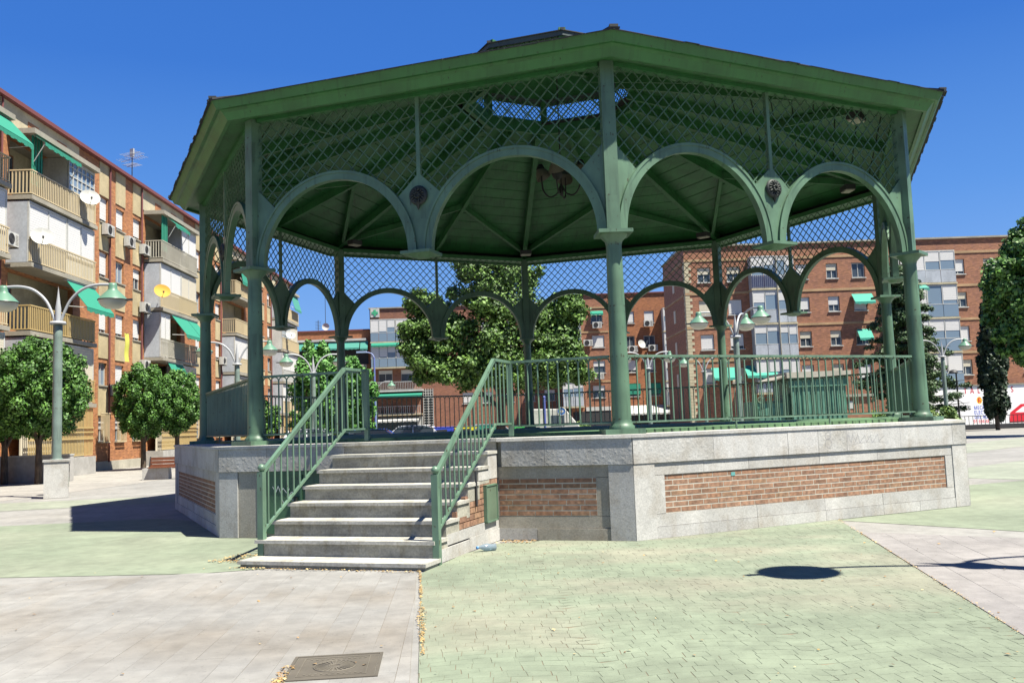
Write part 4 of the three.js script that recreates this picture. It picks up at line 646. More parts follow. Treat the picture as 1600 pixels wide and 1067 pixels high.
{ // pharmacy block and its lower neighbour behind the plane tree
  const holes = []; for (const [u, n] of [[-4.6, 0], [-2.2, 1], [.3, 2], [2.8, 3], [5.2, 4]]) for (const y of [12.7, 9.9, 7.0, 4.2]) holes.push([u, u + 1.3, y, y + 1.35, hash(n, y * 10 | 0, 3) < .5 ? .9 : .4]);
  holes.push([-14.6, -12.9, 7.1, 8.55, .3], [-11.9, -9.2, 7.1, 8.55, .35]);
  const B = block('apartment_building', 'brick block with a pharmacy cross on its corner, left of the plane tree', 108, -15.5, 7.6, 16.0, { holes, mat: mat.brickP, coping: mat.slab });
  for (const [y, h] of [[11.9, 2.85], [8.85, 3.0]]) for (let i = 0; i < 2; i++) glazedBay(B, -15.3 + i * 3.0, -12.35 + i * 3.0, y, h, { z: 1.0, n: 3, blind: [.95, .9, .6], panel: mat.glassBlue });
  const ba = mesh('balcony', [slab(-15.6, -9.2, 5.9, 6.1, 0, 1.1)], mat.white, B); mesh('railing', bars(-15.5, -9.3, 6.1, 7.1, 1.05, .2, .03), mat.white, ba); mesh('awning', awningGeo(-15.6, -9.3, 5.85, .4, 1.2, .4), mat.awning, B);
  mesh('awning', awningGeo(-15.2, -9.4, 11.75, .3, .3, 1.05), mat.awning, B);
  mesh('balcony', [slab(-15.5, -9.4, 3.1, 3.25, 0, 1.0)], mat.creamLight, B); mesh('railing', bars(-15.4, -9.5, 3.25, 4.2, .95, .25, .04), mat.white, B);
  mesh('shop_front', [slab(-15.2, -9.6, .1, 2.5, .02, .08)], mat.glass, B); mesh('shop_awning', awningGeo(-15.0, -9.8, 3.0, .5, 1.2, .05), mat.white, B); mesh('white_pier', slab(-10.1, -9.4, 0, 2.9, .0, .3), mat.white, B);
  const tr = mesh('trellis_tower', slab(-9.3, -8.1, 0, 6.1, .02, .1), mat.dark, B); const tg = []; for (let i = 0; i < 5; i++) tg.push(slab(-9.3 + i * .29, -9.24 + i * .29, 0, 6.2, .12, .18)); for (let i = 0; i < 20; i++) tg.push(slab(-9.3, -8.1, i * .31, i * .31 + .07, .11, .17)); mesh('trellis_bars', tg, mat.white, tr);
  const sg = mesh('pharmacy_sign', slab(-15.35, -14.3, 14.95, 16.0, .05, .3), mat.white, B); mesh('cross', [slab(-15.2, -14.45, 15.34, 15.62, .3, .34), slab(-14.96, -14.69, 15.1, 15.86, .3, .345)], M(0.0345, 0.29, 0.138, {}), sg);
  const s2 = mesh('pharmacy_sign', slab(-16.0, -15.55, 3.4, 4.2, .3, .5), mat.white, B); mesh('cross', [slab(-15.95, -15.6, 3.73, 3.87, .5, .53), slab(-15.84, -15.7, 3.5, 4.1, .5, .532)], M(0.0345, 0.207, 0.138, {}), s2);
  const b2 = thing('apartment_building', 'lower brick building with green awnings left of the pharmacy cross', 'building', bg(0, 108.5), TH);
  mesh('wall', slab(-31, -15.6, 0, 13.5, -10, 0), mat.brickM, b2); mesh('coping', slab(-31.1, -15.65, 13.5, 13.65, -10, .12), mat.maroon, b2); mesh('balcony_edge', slab(-31, -15.9, 12.2, 12.45, .0, 1.1), mat.white, b2);
  mesh('awning', [...awningGeo(-20.4, -16.7, 12.1, .8, .5, .9), ...awningGeo(-16.6, -15.7, 12.1, .9, .5, .9), ...awningGeo(-24.6, -20.6, 12.1, .8, .5, .9)], mat.awningPale, b2); mesh('loggia', slab(-30.8, -15.8, 9.4, 12.1, .01, .05), mat.dark, b2); mesh('balcony_front', slab(-31, -15.9, 8.2, 9.3, .9, 1.05), mat.slab, b2);
  for (let i = 0; i < 5; i++) for (const y of [7, 4.2]) win(b2, -30 + i * 2.9, -28.6 + i * 2.9, y, y + 1.3, { z: .03, shut: .5 });
  const a = thing('roof_aerial', 'thin tall mast with a white dish on the lower brick building', 'aerial', bg(-21.2, 110, 13.5), 0, 'aerials on the roofs'); mesh('mast', rod(V3(0, 0, 0), V3(0, 6.5, 0), .035), mat.iron, a); mesh('dish', lathe([[0, 0], [.3, .06], [.45, .16]], 14).rotateX(Math.PI / 2).translate(.05, .75, .1), mat.white, a);
  const a2 = thing('roof_aerial', 'short bushy aerial beside the tall mast on the lower brick building', 'aerial', bg(-22.1, 110, 13.5), 0, 'aerials on the roofs'); mesh('mast', rod(V3(0, 0, 0), V3(0, 1.6, 0), .04), mat.iron, a2); mesh('elements', [...Array(6)].map((_, i) => rod(V3(-.35, .5 + i * .18, 0), V3(.35, .55 + i * .18, 0), .018, 4)), mat.iron, a2);
}

// ------------------------------------------------------------------ street lamps
const lampLabel = l => l;
function streetLamp(label, pos, turn, arms = [0, Math.PI], ped = true) {
  const t = thing('street_lamp', label, 'street lamp', pos, turn, 'twin arm lamps round the plaza'), H = 5.0;
  if (ped) { const pb = mesh('pedestal', [slab(-.31, .31, 0, 1.0, -.31, .31)].map(g => g.rotateY(.38)), mat.graniteC, t); mesh('pedestal_cap', slab(-.34, .34, 1.0, 1.06, -.34, .34).rotateY(.38), mat.graniteB, pb); mesh('access_plate', slab(.05, .2, .28, .55, .31, .318).rotateY(.38 + Math.PI / 2), mat.greenVent, pb); }
  mesh('pole', lathe([[.17, 1.0], [.17, 1.08], [.13, 1.1], [.122, 4.5], [.118, H - .12], [.0, H - .1]], 20), mat.lampPole, t);
  mesh('collar', lathe([[.0, H - .12], [.21, H - .12], [.22, H - .08], [.2, H - .03], [0, H - .03]], 18), mat.lampArm, t);
  mesh('spike', lathe([[.085, H - .04], [.085, H + .35], [.06, H + .5], [0, H + 1.0]], 8), mat.lampArm, t);
  for (const a of arms) {
    const c = Math.cos(a), s = -Math.sin(a), P = (r, y) => V3(r * c, H + y, r * s), ang = Math.atan2(-s, c);
    mesh('arm', tube([P(.09, 0), P(.16, .2), P(.36, .6), P(.7, .9), P(1.05, 1.0), P(1.5, 1.0)], .042, 22, 8), mat.lampArm, t);
    const hd = mesh('lamp_shade', lathe([[.0, 1.04], [.1, 1.04], [.12, .97], [.125, .86], [.17, .81], [.28, .70], [.395, .58], [.41, .55], [.395, .54]], 26).translate(P(1.52, 0).x, H, P(1.52, 0).z), mat.lampGreen, t);
    mesh('diffuser', lathe([[.39, .555], [.37, .47], [.31, .38], [.2, .31], [0, .28]], 24).translate(P(1.52, 0).x, H, P(1.52, 0).z), mat.diffuser, hd);
    mesh('rim', [new THREE.TorusGeometry(.40, .016, 6, 28).rotateX(Math.PI / 2).translate(P(1.52, 0).x, H + .55, P(1.52, 0).z), slab(-.03, .14, -.03, .03, -.04, .04).rotateY(ang).translate(P(1.93, 0).x, H + .55, P(1.93, 0).z)], mat.iron, hd);
  }
  return t;
}
const L1 = streetLamp('twin arm green street lamp on a granite pedestal at the left of the plaza', [-13.6, 0, -5.85], 0);
copy(L1, 'twin arm street lamp seen through the left side of the bandstand before the end balconies', [-12.75, 0, -23.46], .08);
copy(L1, 'twin arm street lamp behind the left stair railing', [-10.46, 0, -32.0], .3);
copy(L1, 'farthest twin arm street lamp, seen through the stair opening beside the parked cars', [-9.78, 0, -64.5], -.05);
copy(L1, 'twin arm street lamp just right of the front column of the bandstand', [10.45, 0, -38.25], .1);
copy(L1, 'twin arm street lamp between the right column and the dark cypress', [29.0, 0, -35.4], -.05);
copy(L1, 'pale twin arm lamp far behind the railing near the brown block corner', [15.97, 0, -44.6], .1);
streetLamp('three armed street lamp seen through the arches in front of the brown brick block', [9.58, 0, -16.72], 0, [3.05, .96, -1.13]);
copy(L1, 'twin arm street lamp outside the right edge that throws its shadow on the green paving', [4.98, 0, 13.03], .06);
{
  const t = thing('post_lamp', 'thin dark post with a small flat lamp head before the painted wall', 'street lamp', bg(31.6, 62), TH); mesh('post', rod(V3(0, 0, 0), V3(0, 4.1, 0), .07, 8, .05), mat.black, t); mesh('lamp_head', lathe([[0, .25], [.2, .2], [.3, .05], [.3, 0], [0, -.02]], 14).translate(-.18, 4.02, 0), mat.iron, t);
  const b = thing('blue_lamp_post', 'tall blue street lamp post left of the pharmacy block', 'lamp post', bg(-8.65, 62), TH); mesh('pole', rod(V3(0, 0, 0), V3(0, 6.5, 0), .09, 8, .06), M(0.0828, 0.117, 0.31, {}), b); mesh('arm', tube([V3(0, 6.5, 0), V3(-.15, 6.75, 0), V3(-.6, 6.9, 0)], .04), M(0.207, 0.241, 0.414, {}), b); mesh('lamp_head', slab(-1.2, -.5, 6.84, 6.96, -.12, .12), M(0.207, 0.276, 0.414, {}), b);
  const s = thing('sign_post', 'round blue traffic sign with a white arrow behind the railing', 'traffic sign', bg(3.32, 50), TH); mesh('pole', rod(V3(0, 0, 0), V3(0, 2.3, 0), .03), mat.lampArm, s); const d = mesh('disc', new THREE.CylinderGeometry(.23, .23, .02, 24).rotateX(Math.PI / 2).translate(0, 2.2, .05), M(0.0207, 0.11, 0.345, {}), s); mesh('arrow', [extr(shapeOf([[-.02, 2.33], [.14, 2.2], [-.02, 2.07]]), .01, .062), slab(-.15, -.02, 2.17, 2.23, .062, .07)], mat.white, d); mesh('border', new THREE.TorusGeometry(.22, .015, 6, 26).translate(0, 2.2, .06), mat.white, d);
  const q = thing('blue_post', 'plain blue post in front of the white van', 'post', bg(2.39, 50), TH); mesh('pole', rod(V3(0, 0, 0), V3(0, 3.0, 0), .07, 10), M(0.0552, 0.0759, 0.248, {}), q); mesh('cap', lathe([[.08, 3.0], [.08, 3.05], [0, 3.1]], 10), M(0.069, 0.0966, 0.276, {}), q);
}

// ------------------------------------------------------------------ trees
const leafMat = new THREE.MeshPhysicalMaterial({ vertexColors: true, roughness: .62, side: THREE.DoubleSide, transmission: 0 });
function leaves(pts, size, cols, flat = 0) {
  // pts: [x,y,z,nx,ny,nz]
  const n = pts.length, pos = new Float32Array(n * 18), col = new Float32Array(n * 18), nor = new Float32Array(n * 18), a = V3(), b = V3(), N = V3(), c = new THREE.Color();
  for (let i = 0; i < n; i++) {
    const p = pts[i]; N.set(p[3] + rr(-.9, .9), p[4] + rr(-.6, 1.0), p[5] + rr(-.9, .9)).normalize(); a.set(rr(-1, 1), rr(-1, 1), rr(-1, 1)).cross(N).normalize(); b.crossVectors(N, a);
    const s = size * rr(.45, 1.35), w = s * rr(.55, .8), f = s * .12, C = (u, v, h) => [p[0] + a.x * u + b.x * v + N.x * h, p[1] + a.y * u + b.y * v + N.y * h, p[2] + a.z * u + b.z * v + N.z * h];
    const A = C(-s, 0, 0), B = C(0, w, f), D = C(s, 0, -f), E = C(0, -w, f), k = cols[Math.floor(rnd() * cols.length)], v = .92 * rr(.75, 1.25);
    pos.set([...A, ...E, ...B, ...E, ...D, ...B], i * 18); for (let j = 0; j < 6; j++) { col.set([k[0] * v, k[1] * v, k[2] * v], i * 18 + j * 3); nor.set([N.x, N.y, N.z], i * 18 + j * 3); }
  }
  const g = new THREE.BufferGeometry(); g.setAttribute('position', new THREE.BufferAttribute(pos, 3)); g.setAttribute('normal', new THREE.BufferAttribute(nor, 3)); g.setAttribute('color', new THREE.BufferAttribute(col, 3)); return g;
}
function clumpPts(clumps, n, shell = .55) {
  const w = clumps.map(c => c.r[0] * c.r[1] + c.r[0] * c.r[2]), T = w.reduce((a, b) => a + b), out = [];
  clumps.forEach((c, i) => { const k = Math.round(n * w[i] / T); for (let j = 0; j < k; j++) { const d = V3(rr(-1, 1), rr(-1, 1), rr(-1, 1)); while (d.lengthSq() > 1 || d.lengthSq() < .01) d.set(rr(-1, 1), rr(-1, 1), rr(-1, 1)); d.normalize(); const f = Math.pow(rnd(), shell) * rr(.85, 1.1); out.push([c.c[0] + d.x * c.r[0] * f, c.c[1] + d.y * c.r[1] * f, c.c[2] + d.z * c.r[2] * f, d.x, d.y, d.z]); } });
  return out;
}
const LEAF = [[.038, .112, .011], [.055, .15, .014], [.027, .083, .009], [.085, .20, .022]];
function roundTree(label, pos, base, cy, rx, ry, n, o = {}) {
  const t = thing('tree', label, 'tree', pos, rr(0, 6), o.group); const lean = o.lean ?? 0;
  const top = cy - ry * .3; const g = [rod(V3(-lean, 0, 0), V3(0, base + .3, 0), o.tr ?? .14, 9, (o.tr ?? .14) * .75)]; const limbs = [];
  for (let i = 0; i < 7; i++) { const a = i * .9 + rr(0, .4), f = rr(.3, .7); limbs.push(rod(V3(0, base, 0), V3(Math.cos(a) * rx * f, cy + rr(-.3, .6) * ry, Math.sin(a) * rx * f), .06, 6, .02)); }
  const tr = mesh('trunk', g, mat.bark, t); mesh('limb', limbs, mat.bark, tr);
  const cl = [{ c: [0, cy, 0], r: [rx * .8, ry * .8, rx * .8] }]; for (let i = 0; i < (o.k ?? 46); i++) { const y = 1 - 2 * (i + .5) / (o.k ?? 46), a = i * 2.39996, q = Math.sqrt(1 - y * y), s = rr(.17, .25), f = rr(.80, .90); cl.push({ c: [Math.cos(a) * q * rx * f, cy + y * ry * f * (y < 0 ? .82 : 1), Math.sin(a) * q * rx * f], r: [rx * s, ry * s * .9, rx * s] }); }
  mesh('crown', leaves(clumpPts(cl, n), o.leaf ?? .085, o.cols ?? LEAF), leafMat, t);
  return t;
}
const TG = 'round clipped trees before the left block';
roundTree('large round clipped tree partly behind the left street lamp', bg(-17.3, 34), 1.4, 3.4, 1.78, 2.1, 52000, { group: TG, leaf: .056, k: 60 });
roundTree('round clipped tree at the left edge of the photo, beside the larger one', bg(-19.0, 34.8), 1.3, 3.0, 1.25, 1.6, 26000, { group: TG, leaf: .056 });
roundTree('left one of the two round clipped trees beside the wooden bench', bg(-17.75, 45, .1), 1.1, 3.15, 1.42, 2.1, 42000, { group: TG, leaf: .056 });
roundTree('right one of the two round clipped trees, nearest the bandstand plinth', bg(-16.45, 46, .1), 1.3, 3.1, 1.24, 1.8, 34000, { group: TG, leaf: .056 });
for (const [x, z, s, l] of [[-16.2, -44, 1.7, 'low round tree behind the left column railing'], [-13.4, -50, 1.8, 'low round tree below the end of the left block'], [-18.3, -52, 1.8, 'low round tree in front of the third balcony stack']]) roundTree(l, [x, 0, z], 1.1, 2.4, s, 1.6, 8000, { leaf: .1, k: 26 });
{ // big plane tree behind the bandstand
  const P = bg(-.15, 45.5), t = thing('plane_tree', 'large leafy plane tree seen through the arches in the middle', 'tree', P);
  mesh('trunk', [rod(V3(0, 0, 0), V3(.2, 3, 0), .3, 10, .2), rod(V3(.2, 2.9, 0), V3(-1.5, 6.5, .3), .16, 8, .07), rod(V3(.2, 2.9, 0), V3(1.6, 6.8, -.2), .15, 8, .06), rod(V3(.2, 3, 0), V3(.2, 8.6, 0), .16, 8, .05), rod(V3(.1, 2.4, 0), V3(-2.8, 5, -.4), .11, 7, .04), rod(V3(.1, 2.5, 0), V3(2.9, 4.9, .3), .11, 7, .04)], mat.bark, t);
  const cl = [[0, 5.6, 0, 2.9, 2.5, 2.8], [-.6, 8.3, 0, 2.0, 1.7, 2], [.6, 7.4, .4, 2.6, 1.8, 2.2], [-2.6, 5.9, .2, 2.0, 1.7, 1.9], [2.9, 5.7, 0, 1.9, 1.8, 1.9], [-1.8, 4.3, .6, 1.8, 1.0, 1.7], [1.6, 4.0, .8, 2.0, 1.2, 1.7], [-3.6, 7.6, 0, .8, .9, .8], [3.7, 7.4, .2, 1.0, .9, .9], [-3.3, 4.6, .3, 1.2, .9, 1.1], [1.0, 9.2, 0, 1.4, 1.0, 1.3], [-1.0, 9.6, .2, 1.1, .8, 1.1], [3.8, 4.4, .2, 1.1, .9, 1.0], [-4.1, 6.5, 0, .7, .6, .7], [-2.9, 6.9, -.4, 1.5, 1.3, 1.5], [3.1, 6.9, 0, 1.5, 1.1, 1.4], [3.3, 5.0, .6, 1.4, 1.3, 1.3], [0, 4.2, 1.0, 2.4, 1.0, 1.5], [-4.2, 5.4, .2, .6, .5, .6]].map(c => ({ c: c.slice(0, 3), r: c.slice(3) }));
  const all = cl.map(c => ({ c: c.c, r: c.r.map(v => v * .8) })); for (const c of cl) for (let i = 0; i < 22; i++) { const d = V3(rr(-1, 1), rr(-1, 1), rr(-1, 1)).normalize(), f = rr(.55, 1); all.push({ c: [c.c[0] + d.x * c.r[0] * f, c.c[1] + d.y * c.r[1] * f, c.c[2] + d.z * c.r[2] * f], r: [rr(.3, .6), rr(.22, .42), rr(.3, .6)] }); }
  mesh('crown', leaves(clumpPts(all, 140000, .75), .088, [[.08, .165, .019], [.055, .125, .014], [.12, .22, .032], [.034, .08, .011]]), leafMat, t);
}
{
  const c1 = (name, label, cat, pos, clumps, n, leaf, cols, trunk) => { const t = thing(name, label, cat, pos); mesh('trunk', trunk, mat.bark, t); mesh('crown', leaves(clumpPts(clumps, n, .5), leaf, cols), leafMat, t); return t; };
  const G = (x, y, z, a, b, c) => ({ c: [x, y, z], r: [a, b, c ?? a] });
  const puff = (L, k, s) => { const o = []; for (const c of L) { o.push({ c: c.c, r: c.r.map(v => v * .75) }); for (let i = 0; i < k; i++) { const d = V3(rr(-1, 1), rr(-1, 1), rr(-1, 1)).normalize(); o.push({ c: [c.c[0] + d.x * c.r[0] * .85, c.c[1] + d.y * c.r[1] * .85, c.c[2] + d.z * c.r[2] * .85], r: c.r.map(v => v * s * rr(.7, 1.2)) }); } } return o; };
  const FG = [[.06, .19, .025], [.09, .24, .035], [.04, .13, .02]];
  c1('tree', 'bright green leafy tree behind the left stair railing, left of the pair', 'tree', bg(-12.0, 60), puff([G(0, 4.4, 0, 1.9, 2.4), G(-.4, 6.0, 0, 1.3, 1.6), G(.6, 2.6, 0, 1.7, 1.5)], 20, .3), 20000, .13, FG, [rod(V3(0, 0, 0), V3(0, 4, 0), .2)]);
  c1('tree', 'bright green leafy tree with dark foot beside the pharmacy block, right of the pair', 'tree', bg(-10.0, 60.5), puff([G(0, 4.1, 0, 1.7, 2.0), G(-.4, 5.4, 0, 1.2, 1.3), G(.1, 2.2, 0, 1.6, 2)], 20, .3), 20000, .13, FG, [rod(V3(0, 0, 0), V3(0, 4, 0), .2)]);
  c1('tree', 'big leafy tree cut by the right edge of the photo', 'tree', bg(28.9, 47), puff([G(0, 8.0, 0, 2.9, 2.7), G(.6, 10.2, 0, 2.0, 1.6), G(-1.2, 6.4, 0, 1.9, 2.0), G(.6, 4.8, 0, 2.3, 1.6), G(-1.7, 8.0, .2, 1.5, 1.6), G(-1.5, 4.9, .2, 1.3, 1.2), G(.8, 3.9, 0, 2.0, 1.0)], 34, .25), 70000, .12, [[.055, .14, .018], [.10, .22, .03], [.035, .09, .014]], [rod(V3(.6, 0, 0), V3(.4, 7, 0), .26, 9, .12), rod(V3(.4, 4, 0), V3(-1, 7.5, 0), .1)]);
  const DK = [[.014, .035, .012], [.022, .05, .016], [.01, .024, .01]];
  c1('cypress_tree', 'dark pointed cypress before the painted wall at the right', 'tree', bg(34.2, 62), puff([G(0, 3.2, 0, 1.0, 2.4), G(0, 5.4, 0, .95, 2.4), G(0, 7.6, 0, .6, 1.4), G(0, 1.9, 0, .75, 1.2)], 26, .3), 22000, .13, DK, [rod(V3(0, 0, 0), V3(0, 3, 0), .15)]);
  // cedar with level tiers
  const cl = [], tk = [rod(V3(0, 0, 0), V3(0, 12.5, 0), .35, 9, .05)]; for (let i = 0; i < 52; i++) { const y = 1.7 + 10.4 * (i / 52), L = (5.0 - (y - 1.5) * .40) * rr(.7, 1.08), a = i * 2.4 + rr(-.3, .3); tk.push(rod(V3(0, y, 0), V3(Math.cos(a) * L, y + .12 * L - .2, Math.sin(a) * L), .06, 5, .015)); for (let f = .25; f <= 1.02; f += .13) { cl.push(G(Math.cos(a) * L * f + rr(-.25, .25), y + .16 * L * f - .85 * f * f + rr(-.22, .22), Math.sin(a) * L * f + rr(-.25, .25), .66 * (1.25 - f * .55), .24, .66 * (1.25 - f * .55))); } }
  c1('cedar_tree', 'dark cedar with level branches behind the right columns', 'tree', bg(29.4, 64.5), cl, 75000, .085, [[.028, .07, .016], [.045, .10, .022], [.018, .046, .012]], tk);
  for (const [u, D, l] of [[5.4, 70, 'low yellow green shrub behind the railing left of the front column'], [24.0, 58, 'green shrub beside the green kiosk'], [27.5, 57, 'dark green shrub under the cedar']]) c1('shrub', l, 'shrub', bg(u, D), puff([G(0, .9, 0, 1.3, .9), G(.9, .7, 0, .9, .7)], 16, .35), 5000, .1, [[.12, .19, .03], [.07, .14, .025]], [rod(V3(0, 0, 0), V3(0, .6, 0), .05)]);
}

// ------------------------------------------------------------------ cars, containers, kiosk, bench
function car(label, pos, turn, colr, o = {}) {
  const t = thing('parked_car', label, 'car', pos, turn, 'cars parked beyond the bandstand'), paint = M(...colr, { phys: true, roughness: .35, clearcoat: .8, clearcoatRoughness: .1 }), h = o.h ?? 1.55;
  const body = shapeOf([[-2.1, .3], [2.1, .3], [2.15, .62], [2.0, .82], [1.1, .98], [-1.9, 1.0], [-2.15, .75]]), cab = shapeOf([[-1.85, .98], [1.15, .96], [.35, h - .04], [-.1, h], [-1.1, h - .02], [-1.6, h - .2]]);
  mesh('body', [new THREE.ExtrudeGeometry(body, { depth: 1.6, bevelEnabled: true, bevelSize: .05, bevelThickness: .06, bevelSegments: 2 }).translate(0, 0, -.8)], paint, t);
  mesh('cabin_glass', [new THREE.ExtrudeGeometry(cab, { depth: 1.3, bevelEnabled: true, bevelSize: .03, bevelThickness: .06, bevelSegments: 2 }).translate(0, 0, -.65)], mat.glass, t);
  mesh('roof_panel', [slab(-1.3, .2, h - .02, h + .035, -.62, .62), ...[-.7, .7].flatMap(z => [beam(V3(1.2, .98, z), V3(.3, h, z * .93), .06, .07), beam(V3(-1.88, 1.0, z), V3(-1.45, h - .05, z * .93), .09, .12), beam(V3(-.45, .98, z * 1.03), V3(-.45, h, z * .95), .05, .08)])], paint, t);
  for (const x of [-1.3, 1.35]) for (const z of [-.78, .78]) { const w = mesh('wheel', new THREE.CylinderGeometry(.31, .31, .2, 20).rotateX(Math.PI / 2).translate(x, .31, z), mat.rubber, t); mesh('rim', new THREE.CylinderGeometry(.19, .19, .21, 12).rotateX(Math.PI / 2).translate(x, .31, z), mat.chrome, w); }
  for (const z of [-.6, .6]) { mesh('headlight', slab(2.02, 2.2, .62, .74, z - .16, z + .16), mat.offwhite, t); mesh('tail_light', slab(-2.2, -2.05, .7, .85, z - .14, z + .14), M(0.276, 0.0138, 0.0138, {}), t); mesh('wing_mirror', slab(.75, .9, .98, 1.1, z * 1.6 - .08, z * 1.6 + .08), paint, t); }
  return t;
}
car('bright blue parked car seen low through the stair opening', bg(-6.5, 48), TH, [.03, .13, .6], { h: 1.57 });
car('white parked car beside the blue car, seen low through the stair opening', bg(-5.3, 50), TH + Math.PI, [.8, .8, .8], { h: 1.68 });
car('white parked car low behind the left stair railing', bg(-10.6, 52), TH, [.75, .76, .78], { h: 1.7 });
car('silver parked car low behind the railing beside the green bins', bg(-.35, 54), TH, [.5, .52, .54], { h: 1.62 });
{
  const bin = (label, u, D, colr, lid, w = 1.2, h = 1.85) => { const t = thing('recycling_container', label, 'container', bg(u, D), TH, 'recycling containers by the road'); mesh('body', new THREE.ExtrudeGeometry(shapeOf([[-w / 2 + .08, .12], [w / 2 - .08, .12], [w / 2, h - .3], [-w / 2, h - .3]]), { depth: 1, bevelEnabled: true, bevelSize: .03, bevelThickness: .03, bevelSegments: 2 }).translate(0, 0, -.5), M(...colr, { roughness: .5 }), t); mesh('lid', [new THREE.CylinderGeometry(w / 2 + .03, w / 2 + .03, 1.08, 18, 1, false, -Math.PI / 2, Math.PI).rotateX(Math.PI / 2).scale(1, .5, 1).translate(0, h - .3, 0)], M(...lid, { roughness: .5 }), t); mesh('slot', slab(-.3, .3, h - .62, h - .42, .5, .56), mat.dark, t); };
  bin('blue recycling container beyond the steps', -3.3, 50, [.03, .05, .4], [.03, .06, .45]); bin('yellow topped recycling container beside the blue one', -2.0, 50.5, [.1, .13, .14], [.65, .6, .03]); bin('dark green recycling container behind the right stair railing', -.7, 51, [.03, .2, .13], [.03, .24, .16]);
  bin('bright green waste bin behind the railing beside the white van', 1.05, 50, [.05, .5, .08], [.05, .5, .1], 1.0, 1.8);
  const v = thing('white_van', 'white van behind the railing with the blue post in front', 'van', bg(2.7, 52), TH); mesh('body', new THREE.ExtrudeGeometry(shapeOf([[-1.1, .35], [2.2, .35], [2.2, 1.1], [1.7, 1.25], [.9, 2.3], [-1.0, 2.35], [-1.1, 2.2]]), { depth: 1.7, bevelEnabled: true, bevelSize: .05, bevelThickness: .05, bevelSegments: 2 }).translate(0, 0, -.85), mat.white, v); mesh('windscreen', beam(V3(1.72, 1.3, 0), V3(1.0, 2.2, 0), 1.5, .04), mat.glass, v); mesh('side_window', slab(.1, .85, 1.4, 2.0, .9, .915), mat.glass, v); for (const x of [-.6, 1.5]) for (const z of [-.8, .8]) mesh('wheel', new THREE.CylinderGeometry(.33, .33, .22, 18).rotateX(Math.PI / 2).translate(x, .33, z), mat.rubber, v); mesh('tail_light', slab(-1.16, -1.1, .8, 1.2, .6, .8), M(0.276, 0.0138, 0.0138, {}), v);
  // green kiosk
  const k = thing('kiosk', 'green corrugated metal kiosk with pale roof edge behind the railing', 'kiosk', bg(12.6, 39), TH), kg = M(0.069, 0.207, 0.138, { map: paintT, roughness: .5 }), kg2 = M(0.0897, 0.235, 0.172, { map: paintT });
  mesh('body', slab(.0, 2.4, 0, 3.1, -2.6, 0), kg, k); for (let i = 0; i < 11; i++) mesh('panel_rib', slab(.05 + i * .215, .16 + i * .215, .1, 2.75, 0, .04), kg2, k); mesh('header', slab(-.1, 2.5, 2.75, 3.15, .04, .1), kg2, k); mesh('roof_edge', slab(-.2, 2.6, 3.15, 3.4, -2.7, .2), mat.offwhite, k); mesh('roof_slope', beam(V3(-.8, 3.05, -1.2), V3(.0, 3.35, -1.2), 2.6, .06, V3(0, 1, 0)), mat.slab, k);
  mesh('left_wing', slab(-1.5, -.02, 0, 2.2, -2.2, -.3), kg, k); mesh('wing_pillar', [slab(-1.62, -1.45, 0, 2.5, -.35, -.15), slab(-.2, -.02, 0, 2.5, -.35, -.15)], mat.greenDoor, k); mesh('wing_panel', [0, 1, 2, 3].map(i => slab(-1.38 + i * .3, -1.14 + i * .3, .2, 1.9, -.31, -.26)), kg2, k); mesh('scroll_crest', [0, 1, 2, 3].map(i => new THREE.TorusGeometry(.13, .025, 5, 12).translate(-1.26 + i * .3, 2.25, -.28)), mat.greenVent, k);
  const h = thing('brick_hut', 'small brown brick hut with a white notice beside the green kiosk', 'hut', bg(16.4, 42), TH); mesh('wall', slab(-.9, .9, 0, 2.3, -1.5, 0), mat.brickR, h); mesh('roof', slab(-1, 1, 2.3, 2.42, -1.6, .1), mat.slab, h); mesh('notice', [slab(-.55, -.28, 1.75, 2.1, .0, .02), slab(-.2, .07, 1.75, 2.1, .0, .02)], mat.white, h);
  // bench and planter wall on the left
  const b = thing('bench', 'granite block bench with reddish wooden slats left of the plinth', 'bench', [-13.2, 0, -14.7], .06); mesh('stone_block', slab(-.95, .0, 0, .42, -.25, .25), mat.graniteC, b); mesh('stone_block', slab(1.2, 2.1, 0, .42, -.25, .25), mat.graniteC, b); mesh('end_plate', extr(shapeOf([[-.32, .3], [.18, .3], [.2, .4], [0, .85], [-.12, .85], [-.32, .4]]), .02, 0).rotateY(-Math.PI / 2).translate(-.72, 0, 0).scale(1, 1, 1), mat.iron, b); for (let i = 0; i < 3; i++) mesh('back_slat', slab(-.7, 2.0, .45 + i * .13, .56 + i * .13, .05 - i * .03, .09 - i * .03), mat.wood, b); mesh('seat_slat', [0, 1, 2].map(i => slab(-.7, 2.0, .43, .47, .1 + i * .11, .2 + i * .11)), mat.wood, b);
  const pl = thing('planter_wall', 'low white concrete wall behind the left street lamp', 'wall', bg(-18.1, 35.6), TH); mesh('wall', slab(-1.6, 1.25, 0, 1.0, -.2, .1), mat.concrete, pl); mesh('cap', slab(-1.62, 1.27, 1.0, 1.05, -.22, .12), mat.white, pl);
  const b2 = thing('stone_bench', 'low stone bench on the plaza at the right edge', 'bench', bg(36.6, 58), TH); mesh('seat', slab(-2.4, 2.4, .3, .45, -.3, .3), mat.granite, b2); mesh('support', [slab(-2.3, -1.5, 0, .3, -.25, .25), slab(.6, 1.4, 0, .3, -.25, .25)], mat.graniteB, b2);
